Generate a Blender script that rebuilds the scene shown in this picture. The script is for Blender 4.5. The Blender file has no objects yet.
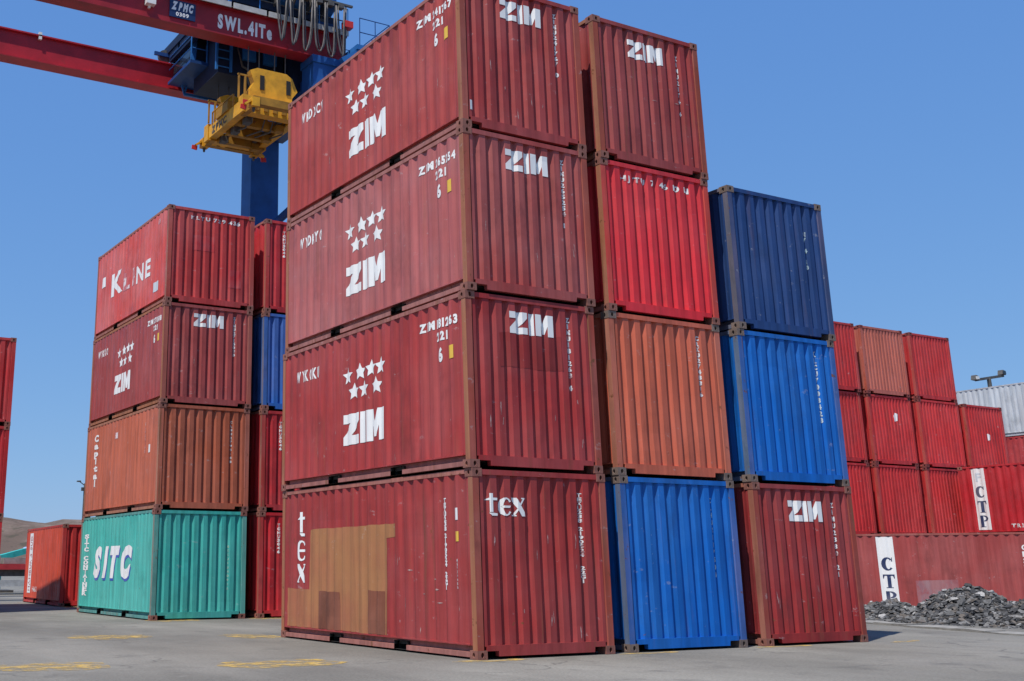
import bpy, bmesh, math, random
from mathutils import Vector, noise, Matrix
R = math.radians
scene = bpy.context.scene
col = scene.collection

# ------------------------------------------------------------------ camera
cam_d = bpy.data.cameras.new('camera'); cam = bpy.data.objects.new('camera', cam_d); col.objects.link(cam)
CAM_POS = Vector((-9.527, -13.348, 1.222)); YAW = 0.500; PITCH = 0.258
cam.location = CAM_POS
cam.rotation_euler = (math.pi/2 + PITCH, 0, -YAW)
cam_d.sensor_width = 36; cam_d.lens = 1137.4*36/1024
cam_d.shift_x = (512-333.4)/1024; cam_d.shift_y = (267.2-340.5)/1024
cam_d.clip_start = 0.1; cam_d.clip_end = 9000
scene.camera = cam
# ------------------------------------------------------------------ sky and sun
SUN_EL = R(64.5); SUN_DIR = Vector((0.885, 0.465)).normalized()      # direction the light travels over the ground
w = bpy.data.worlds.new('World'); scene.world = w; w.use_nodes = True
nt = w.node_tree; nt.nodes.clear()
sky = nt.nodes.new('ShaderNodeTexSky'); sky.sky_type = 'NISHITA'; sky.sun_disc = False
sky.sun_elevation = SUN_EL; sky.sun_rotation = math.atan2(-SUN_DIR.x, -SUN_DIR.y)
sky.altitude = 0; sky.air_density = 1.0; sky.dust_density = 0.3; sky.ozone_density = 3.0
bg = nt.nodes.new('ShaderNodeBackground'); bg.inputs['Strength'].default_value = 0.15
wo = nt.nodes.new('ShaderNodeOutputWorld')
# the film's soft response: the same power curve over the whole sky, per channel
sp = nt.nodes.new('ShaderNodeSeparateColor'); cb = nt.nodes.new('ShaderNodeCombineColor'); nt.links.new(sky.outputs[0], sp.inputs[0])
for i_, (a_, p_) in enumerate(((0.318, 0.62), (0.450, 0.46), (0.685, 0.22))):
    pw = nt.nodes.new('ShaderNodeMath'); pw.operation = 'POWER'; pw.inputs[1].default_value = p_; nt.links.new(sp.outputs[i_], pw.inputs[0])
    mu = nt.nodes.new('ShaderNodeMath'); mu.operation = 'MULTIPLY'; mu.inputs[1].default_value = a_*0.15**(p_-1); nt.links.new(pw.outputs[0], mu.inputs[0])
    nt.links.new(mu.outputs[0], cb.inputs[i_])
nt.links.new(cb.outputs[0], bg.inputs[0]); nt.links.new(bg.outputs[0], wo.inputs[0])
sd = bpy.data.lights.new('sun', 'SUN'); sd.energy = 5.0; sd.angle = R(0.53); sd.color = (1.0, 0.955, 0.89)
sun = bpy.data.objects.new('sun', sd); col.objects.link(sun)
ld = Vector((SUN_DIR.x*math.cos(SUN_EL), SUN_DIR.y*math.cos(SUN_EL), -math.sin(SUN_EL)))
sun.rotation_euler = ld.to_track_quat('-Z', 'Y').to_euler(); sun.location = (-30, -20, 40)
vs = scene.view_settings
vs.view_transform = 'Standard'; vs.look = 'None'; vs.exposure = 0.15; vs.gamma = 1.0; vs.use_curve_mapping = False

rng = random.Random(7)
# ------------------------------------------------------------------ helpers
def tag(o, label=None, cat=None, group=None, kind=None):
    if label: o['label'] = label
    if cat: o['category'] = cat
    if group: o['group'] = group
    if kind: o['kind'] = kind
    return o
def empty(name, loc=(0, 0, 0), rz=0):
    o = bpy.data.objects.new(name, None); col.objects.link(o); o.location = loc; o.rotation_euler = (0, 0, rz)
    o.empty_display_size = 0.2
    return o
class MB:
    def __init__(s): s.v = []; s.f = []
    def add(s, vs, fs):
        n = len(s.v); s.v += [tuple(p) for p in vs]; s.f += [tuple(i+n for i in f) for f in fs]; return s
    def box(s, x0, y0, z0, x1, y1, z1):
        return s.add([(x0,y0,z0),(x1,y0,z0),(x1,y1,z0),(x0,y1,z0),(x0,y0,z1),(x1,y0,z1),(x1,y1,z1),(x0,y1,z1)],
                     [(0,3,2,1),(4,5,6,7),(0,1,5,4),(1,2,6,5),(2,3,7,6),(3,0,4,7)])
    def bar(s, a, b, w_, h_=None):
        a = Vector(a); b = Vector(b); h_ = h_ or w_; d = (b-a).normalized()
        up = Vector((0,0,1)) if abs(d.z) < 0.95 else Vector((0,1,0))
        r = d.cross(up).normalized(); u = r.cross(d)
        p = [q + r*(sx*w_/2) + u*(sy*h_/2) for q in (a, b) for sx, sy in ((-1,-1),(1,-1),(1,1),(-1,1))]
        return s.add(p, [(0,1,2,3),(7,6,5,4),(0,4,5,1),(1,5,6,2),(2,6,7,3),(3,7,4,0)])
    def tube(s, pts, r, n=6):
        pts = [Vector(p) for p in pts]; rings = []
        for i, p in enumerate(pts):
            d = (pts[min(i+1, len(pts)-1)] - pts[max(i-1, 0)]).normalized()
            up = Vector((0,0,1)) if abs(d.z) < 0.9 else Vector((0,1,0))
            a = d.cross(up).normalized(); b = a.cross(d)
            rr = r[i] if isinstance(r, (list, tuple)) else r
            rings.append([p + a*(rr*math.cos(2*math.pi*k/n)) + b*(rr*math.sin(2*math.pi*k/n)) for k in range(n)])
        vs = [q for g in rings for q in g]; fs = []
        for i in range(len(pts)-1):
            for k in range(n):
                fs.append((i*n+k, i*n+(k+1)%n, (i+1)*n+(k+1)%n, (i+1)*n+k))
        fs.append(tuple(range(n))); fs.append(tuple((len(pts)-1)*n+k for k in reversed(range(n))))
        return s.add(vs, fs)
    def prism(s, poly, axis, a, b):
        """extrude a 2D outline along an axis ('x': poly is (y,z), 'y': (x,z), 'z': (x,y))"""
        def P(p, t): return {'x': (t, p[0], p[1]), 'y': (p[0], t, p[1]), 'z': (p[0], p[1], t)}[axis]
        n = len(poly); vs = [P(p, a) for p in poly] + [P(p, b) for p in poly]
        return s.add(vs, [tuple(range(n)), tuple(reversed(range(n, 2*n)))] + [(i, (i+1)%n, n+(i+1)%n, n+i) for i in range(n)])
    def mesh(s, name, recalc=True, smooth=False):
        me = bpy.data.meshes.new(name); me.from_pydata(s.v, [], s.f)
        if recalc:
            bm = bmesh.new(); bm.from_mesh(me); bmesh.ops.recalc_face_normals(bm, faces=bm.faces); bm.to_mesh(me); bm.free()
        if smooth:
            for p in me.polygons: p.use_smooth = True
        me.materials.append(None); me.update()
        return me
    def build(s, name, mat, parent=None, **k):
        return obj(name, s.mesh(name, **k), mat, parent)
def obj(name, me, mat, parent=None):
    o = bpy.data.objects.new(name, me); col.objects.link(o)
    if parent is not None: o.parent = parent
    if mat is not None and len(o.material_slots):
        sl = o.material_slots[0]; sl.link = 'OBJECT'; sl.material = mat
    return o

# ------------------------------------------------------------------ materials
class NT:
    def __init__(s, name):
        s.m = bpy.data.materials.new(name); s.m.use_nodes = True; s.t = s.m.node_tree; s.t.nodes.clear()
        s.out = s.n('ShaderNodeOutputMaterial'); s.b = s.n('ShaderNodeBsdfPrincipled')
        s.l(s.b.outputs[0], s.out.inputs[0])
    def n(s, t, **k):
        x = s.t.nodes.new(t)
        for a, v in k.items(): setattr(x, a, v)
        return x
    def l(s, a, b): s.t.links.new(a, b)
    def coord(s, off=(0,0,0), scale=(1,1,1), out='Object'):
        tc = s.n('ShaderNodeTexCoord'); mp = s.n('ShaderNodeMapping')
        mp.inputs['Location'].default_value = off; mp.inputs['Scale'].default_value = scale
        s.l(tc.outputs[out], mp.inputs[0]); return mp.outputs[0]
    def noise(s, vec, scale, detail=4, rough=0.55):
        x = s.n('ShaderNodeTexNoise'); x.inputs['Scale'].default_value = scale; x.inputs['Detail'].default_value = detail
        x.inputs['Roughness'].default_value = rough; s.l(vec, x.inputs['Vector']); return x.outputs['Fac']
    def ramp(s, fac, a, b, lo=0.0, hi=1.0):
        x = s.n('ShaderNodeMapRange'); x.interpolation_type = 'SMOOTHSTEP'; s.l(fac, x.inputs['Value'])
        for k, v in (('From Min', a), ('From Max', b), ('To Min', lo), ('To Max', hi)): x.inputs[k].default_value = v
        return x.outputs['Result']
    def mix(s, fac, a, b, mode='MIX'):
        x = s.n('ShaderNodeMix', data_type='RGBA', blend_type=mode)
        for v, i in ((fac, 0), (a, 6), (b, 7)):
            if isinstance(v, (int, float)): x.inputs[i].default_value = v
            elif isinstance(v, (tuple, list)): x.inputs[i].default_value = (*v[:3], 1)
            else: s.l(v, x.inputs[i])
        return x.outputs[2]
    def val(s, fac):          # a grey colour out of a value
        x = s.n('ShaderNodeCombineColor')
        for i in range(3): s.l(fac, x.inputs[i])
        return x.outputs[0]
    def bump(s, h, strength, dist=0.01, prev=None):
        x = s.n('ShaderNodeBump'); x.inputs['Strength'].default_value = strength; x.inputs['Distance'].default_value = dist
        s.l(h, x.inputs['Height'])
        if prev is not None: s.l(prev, x.inputs['Normal'])
        return x.outputs[0]
    def fin(s, colr, rough=0.6, normal=None, spec=0.35, metal=0.0):
        for v, k in ((colr, 'Base Color'), (rough, 'Roughness'), (normal, 'Normal')):
            if v is None: continue
            if isinstance(v, (int, float)): s.b.inputs[k].default_value = v
            elif isinstance(v, (tuple, list)): s.b.inputs[k].default_value = (*v[:3], 1)
            else: s.l(v, s.b.inputs[k])
        s.b.inputs['Specular IOR Level'].default_value = spec; s.b.inputs['Metallic'].default_value = metal
        return s.m
RUST = (0.16, 0.062, 0.028)
_pc = [0]
def paint(rgb, fade=0.35, rust=0.3, rough=0.52, fadecol=None, streak=0.24, scuff=0.45, grime=0.62):
    """weathered container paint: sun-faded clouds, run-off streaks, rust freckles, scuffs, oil-canned sheet"""
    _pc[0] += 1; sd_ = _pc[0]; n = NT('container_paint')
    if rgb[0] > 2*rgb[1] and rgb[0] > 2*rgb[2] and rgb[1] < 0.1: rgb = (rgb[0], rgb[1]*1.06, rgb[2]*0.86)
    off = (sd_*3.71 % 17, sd_*5.13 % 19, sd_*2.37 % 11)
    base = n.coord(off)
    fc = fadecol or tuple(0.75*c + 0.25*g for c, g in zip(rgb, (0.42, 0.25, 0.24)))
    c = n.mix(n.ramp(n.noise(base, 0.7, 5), 0.36, 0.66, 0, min(1, 1.35*fade)), rgb, fc)
    st = n.noise(n.coord(off, (4.5, 4.5, 0.28)), 1.6, 5, 0.6)
    c = n.mix(1.0, c, n.val(n.ramp(st, 0.25, 0.75, 1-streak, 1+streak*0.6)), 'MULTIPLY')
    gr = n.noise(n.coord(off, (0.9, 0.9, 0.45)), 1.5, 7, 0.68)
    c = n.mix(n.ramp(gr, 0.50, 0.72, 0, grime), c, tuple(0.45*x+0.012 for x in rgb))        # soot and handling dirt
    sc = n.noise(n.coord(off, (1.3, 1.3, 2.2)), 3.0, 9, 0.72)
    c = n.mix(n.ramp(sc, 0.625, 0.68, 0, scuff), c, tuple(0.45*x+0.3 for x in rgb))
    rs = n.noise(base, 5.0, 10, 0.74)
    rm = n.ramp(rs, 0.685-0.09*rust, 0.735-0.09*rust)
    c = n.mix(rm, c, RUST)
    rr = n.noise(n.coord(off, (3.2, 3.2, 0.22)), 2.2, 6, 0.65)       # rust runs
    c = n.mix(n.ramp(rr, 0.56, 0.74, 0, min(1, 1.25*rust)), c, (0.20, 0.085, 0.045))
    nb = n.bump(n.noise(base, 1.6, 2), 0.35, 0.03)
    nb = n.bump(n.noise(base, 45, 3), 0.12, 0.004, nb)
    ro = n.ramp(n.noise(base, 2.3, 4), 0.3, 0.7, rough-0.07, rough+0.16)
    return n.fin(c, ro, nb, 0.2)
def worn(rgb, wear=0.5, wearcol=(0.30, 0.075, 0.08), rough=0.6, sc=6.0, t=0.62):
    """lettering paint, chipped where the noise says so"""
    n = NT('lettering_paint'); v = n.coord((rgb[0]*9+sc, rgb[1]*5, wear*3))
    c = n.mix(n.ramp(n.noise(v, sc, 8, 0.7), t, t+0.10, 0, wear), rgb, wearcol)
    c = n.mix(n.ramp(n.noise(v, 1.3, 3), 0.35, 0.7, 0, 0.18), c, (0.55, 0.48, 0.45))
    return n.fin(c, rough, None, 0.3)
def plain(rgb, rough=0.6, var=0.25, scale=3.0, rust=0.0, metal=0.0, spec=0.35, bump=0.15):
    n = NT('surface'); v = n.coord()
    c = n.mix(1.0, rgb, n.val(n.ramp(n.noise(v, scale, 6, 0.6), 0.25, 0.75, 1-var, 1+var)), 'MULTIPLY')
    if rust: c = n.mix(n.ramp(n.noise(v, scale*2.2, 9, 0.7), 0.66-0.14*rust, 0.74-0.1*rust), c, RUST)
    nb = n.bump(n.noise(v, scale*9, 4), bump, 0.01)
    return n.fin(c, rough, nb, spec, metal)

WHITE = worn((0.80, 0.79, 0.77), 0.35)
WHITE_WORN = worn((0.72, 0.69, 0.67), 0.75, t=0.50, sc=7)
WHITE_FADED = worn((0.70, 0.60, 0.59), 0.9, (0.5, 0.10, 0.11), t=0.45, sc=4)
YELLOW = worn((0.78, 0.47, 0.03), 0.3)
NAVY_INK = worn((0.02, 0.035, 0.10), 0.35, (0.5, 0.5, 0.52))
GREY_INK = worn((0.55, 0.60, 0.64), 0.3, (0.7, 0.7, 0.7))
BLUE_INK = worn((0.05, 0.10, 0.42), 0.3, (0.1, 0.4, 0.4))
BLACK_INK = worn((0.05, 0.04, 0.03), 0.3, (0.5, 0.35, 0.05))
PRIMER = paint((0.38, 0.170, 0.075), 0.55, 0.35, 0.7, fadecol=(0.36, 0.115, 0.070), streak=0.12, scuff=0.3, grime=0.3)
PATCH_DARK = paint((0.20, 0.062, 0.045), 0.6, 0.3, 0.7, fadecol=(0.26, 0.10, 0.065), streak=0.15, scuff=0.3)
PATCH_MAROON = paint((0.25, 0.022, 0.028), 0.3, 0.2, 0.6)
SCRAPE = worn((0.48, 0.30, 0.27), 0.8, (0.30, 0.08, 0.08), t=0.45, sc=14)
STAIN = worn((0.16, 0.075, 0.05), 0.8, (0.28, 0.035, 0.04), t=0.42, sc=9)
PATCH_RED = worn((0.42, 0.012, 0.018), 0.5, (0.33, 0.03, 0.04), sc=2.5, t=0.5)
PATCH_GREY = worn((0.27, 0.115, 0.135), 0.7, (0.30, 0.06, 0.07), sc=2.5, t=0.42)
DARK = plain((0.02, 0.018, 0.017), 0.85)

# ------------------------------------------------------------------ glyphs (made once, before anything else is linked)
CH = sorted(set('ABCDEFGHIJKLMNOPQRSTUVWXYZ0123456789abcdefghilnoprstuvwxy".-'))
def make_glyphs(offset, shear):
    tmp = {}
    for ch in CH:
        cu = bpy.data.curves.new('glyph', 'FONT'); cu.body = ch; cu.size = 1; cu.offset = offset; cu.shear = shear
        cu.resolution_u = 3; cu.fill_mode = 'FRONT'
        o = bpy.data.objects.new('glyph', cu); col.objects.link(o); tmp[ch] = o
    dg = bpy.context.evaluated_depsgraph_get(); dg.update(); out = {}
    for ch, o in tmp.items():
        e = o.evaluated_get(dg); me = e.to_mesh()
        out[ch] = ([(v.co.x, v.co.y) for v in me.vertices], [tuple(p.vertices) for p in me.polygons])
        e.to_mesh_clear()
    for o in tmp.values():
        cu = o.data; bpy.data.objects.remove(o); bpy.data.curves.remove(cu)
    return out
GL = {'r': make_glyphs(0.0, 0), 'b': make_glyphs(0.035, 0), 'i': make_glyphs(0.075, 0.32), 'h': make_glyphs(0.055, 0)}
def norm_glyph(ch, font):
    v, f = GL[font][ch]
    x0 = min(p[0] for p in v); x1 = max(p[0] for p in v)
    return [(p[0]-x0, p[1]/0.73) for p in v], f, x1-x0        # cap height about 1
class Flat(MB):
    """flat artwork in (s,h) panel coordinates"""
    def poly(s, pts, x, y, w_, h_):
        return s.add([(x+p[0]*w_, y+p[1]*h_, 0) for p in pts], [tuple(range(len(pts)))])
    def text(s, body, x, y, h_, width=None, font='b', gap=0.16, wscale=1.0):
        xs = 0; items = []
        for ch in body:
            if ch == ' ': xs += 0.42; continue
            v, f, wd = norm_glyph(ch, font); items.append((v, f, xs)); xs += wd + gap
        tot = max(xs-gap, 0.01); k = (width/tot) if width else h_*wscale
        for v, f, ox in items: s.add([(x+(p[0]+ox)*k, y+p[1]*h_, 0) for p in v], f)
        return s
    def column(s, body, x, ytop, ch_h, pitch, wd, font='b'):
        """letters stacked one under the other"""
        y = ytop
        for ch in body:
            if ch != ' ':
                v, f, gw = norm_glyph(ch, font); k = wd if gw > 0.25 else wd*gw/0.5
                s.add([(x + (wd-k)/2 + p[0]/gw*k, y-ch_h+p[1]*ch_h, 0) for p in v], f)
            y -= pitch
        return s
    def rot_text(s, body, x, y, h_, length, font='b', gap=0.16):
        """text turned a quarter, read from bottom to top; x = right edge of the caps' feet"""
        g = Flat().text(body, 0, 0, h_, length, font, gap)
        return s.add([(x-p[1], y+p[0], 0) for p in g.v], g.f)
Z_ = [[(0,1),(0,.70),(.46,.70),(.0,.26),(.0,.0),(1,0),(1,.30),(.54,.30),(1,.74),(1,1)]]
I_ = [[(0,0),(1,0),(1,1),(0,1)]]
M_ = [[(0,0),(0,1),(.31,1),(.31,0)], [(.31,1),(.36,1),(.5,.60),(.5,.12),(.42,.12),(.31,.48)], [(.5,.60),(.64,1),(.69,1),(.69,.48),(.58,.12),(.5,.12)], [(.69,0),(.69,1),(1,1),(1,0)]]
STAR = [(0.5+0.5*(1 if k%2==0 else 0.47)*math.sin(k*math.pi/5), 0.5+0.5*(1 if k%2==0 else 0.47)*math.cos(k*math.pi/5)) for k in range(10)]
def zim(fl, x, y, w_, h_):
    for p in Z_: fl.poly(p, x, y, w_*0.40, h_)
    for p in I_: fl.poly(p, x+w_*0.43, y, w_*0.135, h_)
    for p in M_: fl.poly(p, x+w_*0.585, y, w_*0.415, h_)
    return fl
def ell(cx, cy, rx, ry, a0, a1, n): return [(cx+rx*math.cos(R(a0+(a1-a0)*k/n)), cy+ry*math.sin(R(a0+(a1-a0)*k/n))) for k in range(n+1)]
def crescent(fl, cx, cy, rx, ry, tk, a0, a1, x, y, w_, h_, n=10):
    """stroke of an ellipse, fat on its left side like a serif face"""
    o = ell(cx, cy, rx, ry, a0, a1, n); i = ell(cx+tk*0.25, cy, rx-tk, ry-tk*0.35, a0, a1, n)
    for k in range(n): fl.poly([o[k], o[k+1], i[k+1], i[k]], x, y, w_, h_)
def tex_t(fl, x, y, w_, h_):
    fl.poly([(.34,.16),(.34,1),(.56,1),(.56,.16)], x, y, w_, h_*1.25)
    fl.poly([(.30,.16),(.46,.0),(.85,.0),(.92,.12),(.58,.16)], x, y, w_, h_)
    fl.poly([(.02,.86),(.34,1.0),(.34,.86)], x, y, w_, h_); fl.poly([(.56,1),(.92,1),(.88,.86),(.56,.86)], x, y, w_, h_)
def tex_e(fl, x, y, w_, h_):
    crescent(fl, .5, .5, .5, .5, .26, 35, 325, x, y, w_, h_, 12)
    fl.poly([(.2,.56),(.2,.44),(.82,.44),(.90,.56)], x, y, w_, h_)
def tex_x(fl, x, y, w_, h_):
    fl.poly([(.02,1),(.36,1),(1,.0),(.66,.0)], x, y, w_, h_)
    fl.poly([(.78,1),(.90,1),(.60,.56),(.52,.62)], x, y, w_, h_); fl.poly([(.10,0),(.24,0),(.48,.40),(.42,.46)], x, y, w_, h_)
    fl.poly([(.64,1.0),(.64,.93),(1,.93),(1,1)], x, y, w_, h_); fl.poly([(0,.0),(0,.07),(.34,.07),(.34,.0)], x, y, w_, h_)
def serif(fl, ch, x, y, w_, h_):
    if ch == 'C':
        crescent(fl, .5, .5, .5, .5, .30, 40, 320, x, y, w_, h_, 12); fl.poly([(.82,.68),(.92,.68),(.92,.98),(.86,.98)], x, y, w_, h_)
    if ch == 'T':
        fl.poly([(.36,0),(.66,0),(.66,.9),(.36,.9)], x, y, w_, h_); fl.poly([(.02,.9),(.98,.9),(.98,1),(.02,1)], x, y, w_, h_)
        fl.poly([(.02,.9),(.02,.70),(.08,.70),(.16,.9)], x, y, w_, h_); fl.poly([(.98,.9),(.98,.70),(.92,.70),(.84,.9)], x, y, w_, h_)
        fl.poly([(.22,0),(.80,0),(.80,.05),(.22,.05)], x, y, w_, h_)
    if ch == 'P':
        fl.poly([(.12,0),(.44,0),(.44,1),(.12,1)], x, y, w_, h_)
        o = ell(.46, .74, .50, .26, -90, 90, 8); i = ell(.46, .74, .22, .17, -90, 90, 8)
        for k in range(8): fl.poly([o[k], o[k+1], i[k+1], i[k]], x, y, w_, h_)
        fl.poly([(.0,0),(.58,0),(.58,.05),(.0,.05)], x, y, w_, h_)

# ------------------------------------------------------------------ containers
CW, CH_, L20, L40 = 2.438, 2.591, 6.058, 12.192
Z0S, Z1S, Z0E, Z1E = 0.185, 2.522, 0.172, 2.505
def profile(a, b, n, flat, slope, d0, d1):
    p = (b-a)/n; half = flat/2; out = [(a, d0)]
    for k in range(n):
        q = a+k*p
        out += [(q+half, d0), (q+half+slope, d1), (q+p-half-slope, d1), (q+p-half, d0)]
    return out+[(b, d0)]
PROF = {'side20': profile(0.112, L20-0.112, 21, 0.084, 0.076, 0.006, 0.034),
        'side40': profile(0.112, L40-0.112, 43, 0.084, 0.076, 0.006, 0.034),
        'side20f': profile(0.112, L20-0.112, 21, 0.084, 0.076, 0.006, 0.017),
        'end': profile(0.128, CW-0.128, 9, 0.112, 0.050, 0.014, 0.060),
        'end12': profile(0.128, CW-0.128, 12, 0.084, 0.036, 0.012, 0.048)}
def depth_at(kind, s):
    pr = PROF[kind]
    if s <= pr[0][0]: return pr[0][1]
    for (a, da), (b, db) in zip(pr, pr[1:]):
        if s <= b: return da+(db-da)*(s-a)/max(b-a, 1e-6)
    return pr[-1][1]
def dent(kind, s, h, seed):
    e = 1.0
    for v, a, b in ((s, PROF[kind][0][0], PROF[kind][-1][0]), (h, 0.18, 2.51)):
        e *= max(0.0, min(1.0, (v-a)/0.35))*max(0.0, min(1.0, (b-v)/0.35))
    v = noise.noise(Vector((s*0.9+seed*7.3, h*0.8+seed*3.1, seed*1.7)))
    v2 = noise.noise(Vector((s*2.0+seed*1.3, h*1.7-seed*2.1, seed*4.7)))
    return e*(0.012*v + 0.022*max(0, v2-0.25))
HL = [0.0, 0.1, 0.22, 0.36, 0.5, 0.64, 0.78, 0.9, 1.0]
def place(kind, face, Lc, s, h, d):
    if face == 'left': return (d, Lc-s, h)
    if face == 'right': return (CW-d, s, h)
    if face == 'front': return (s, d, h)
    return (CW-s, Lc-d, h)
_pm = {}
def panel_mesh(kind, face, Lc, seed):
    key = (kind, face, Lc, seed)
    if key in _pm: return _pm[key]
    z0, z1 = (Z0S, Z1S) if kind.startswith('side') else (Z0E, Z1E)
    hl = HL if seed else [0, 1]
    mb = MB(); pr = PROF[kind]; vs = []; nh = len(hl)
    for s, d in pr:
        for t in hl:
            h = z0+(z1-z0)*t
            vs.append(place(kind, face, Lc, s, h, d + (dent(kind, s, h, seed) if seed else 0)))
    fs = [(i*nh+j, (i+1)*nh+j, (i+1)*nh+j+1, i*nh+j+1) for i in range(len(pr)-1) for j in range(nh-1)]
    mb.add(vs, fs); _pm[key] = mb.mesh('panel'); return _pm[key]
def conform(fl, name, kind, face, Lc, seed, mat, parent, lift=0.005):
    """lay flat artwork onto the corrugated sheet"""
    me = bpy.data.meshes.new(name); me.from_pydata(fl.v, [], fl.f)
    bm = bmesh.new(); bm.from_mesh(me)
    xs = [v.co.x for v in bm.verts]; ys = [v.co.y for v in bm.verts]; x0, x1, y0, y1 = min(xs), max(xs), min(ys), max(ys)
    z0, z1 = (Z0S, Z1S) if kind.startswith('side') else (Z0E, Z1E)
    for s, d in PROF[kind]:
        if x0 < s < x1: bmesh.ops.bisect_plane(bm, geom=bm.verts[:]+bm.edges[:]+bm.faces[:], plane_co=(s, 0, 0), plane_no=(1, 0, 0))
    if seed:
        for t in HL:
            h = z0+(z1-z0)*t
            if y0 < h < y1: bmesh.ops.bisect_plane(bm, geom=bm.verts[:]+bm.edges[:]+bm.faces[:], plane_co=(0, h, 0), plane_no=(0, 1, 0))
    bmesh.ops.triangulate(bm, faces=[f for f in bm.faces if len(f.verts) > 4])
    for v in bm.verts:
        s, h = v.co.x, v.co.y
        v.co = place(kind, face, Lc, s, h, depth_at(kind, s) + (dent(kind, s, h, seed) if seed else 0) - lift)
    bm.to_mesh(me); bm.free(); me.materials.append(None); me.update()
    return obj(name, me, mat, parent)

def casting_mesh(sx, sy, Lc, top):
    """corner casting with oval lock holes on its two outer faces"""
    mb = MB(); X, Y, Z = 0.162, 0.178, 0.118; n = 12; p = -0.005
    def ring(mapf, U, V, ru, rv):
        rect = []; el = []
        for k in range(n):
            a = 2*math.pi*(k+0.5)/n; c, s_ = math.cos(a), math.sin(a); t = min(U/2/max(abs(c), 1e-6), V/2/max(abs(s_), 1e-6))
            rect.append((U/2+c*t, V/2+s_*t)); el.append((U/2+c*ru, V/2+s_*rv))
        vs = [mapf(u, v, 0) for u, v in rect]+[mapf(u, v, 0) for u, v in el]+[mapf(u, v, 0.05) for u, v in el]
        fs = [(k, (k+1)%n, n+(k+1)%n, n+k) for k in range(n)]+[(n+k, n+(k+1)%n, 2*n+(k+1)%n, 2*n+k) for k in range(n)]
        fs.append(tuple(range(2*n, 3*n))); mb.add(vs, fs)
        for cu, cv in ((0, 0), (U, 0), (U, V), (0, V)):       # fill the four corners
            i = min(range(n), key=lambda k: (rect[k][0]-cu)**2+(rect[k][1]-cv)**2)
            js = sorted(range(n), key=lambda k: (rect[k][0]-cu)**2+(rect[k][1]-cv)**2)[:2]
            mb.add([mapf(cu, cv, 0), mapf(*rect[js[0]], 0), mapf(*rect[js[1]], 0)], [(0, 1, 2)])
    ring(lambda u, v, d: (p+d, p+u, v), Y-p, Z, 0.026, 0.036)
    ring(lambda u, v, d: (p+u, p+d, v), X-p, Z, 0.026, 0.036)
    mb.add([(p,p,0),(X,p,0),(X,Y,0),(p,Y,0),(p,p,Z),(X,p,Z),(X,Y,Z),(p,Y,Z)], [(0,1,2,3),(4,5,6,7),(1,2,6,5),(2,3,7,6)])
    z0 = CH_-0.003-Z if top else 0.003
    mb.v = [((x if sx == 0 else CW-x), (y if sy == 0 else Lc-y), z+z0) for x, y, z in mb.v]
    return mb.mesh('casting')
_kit = {}
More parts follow.
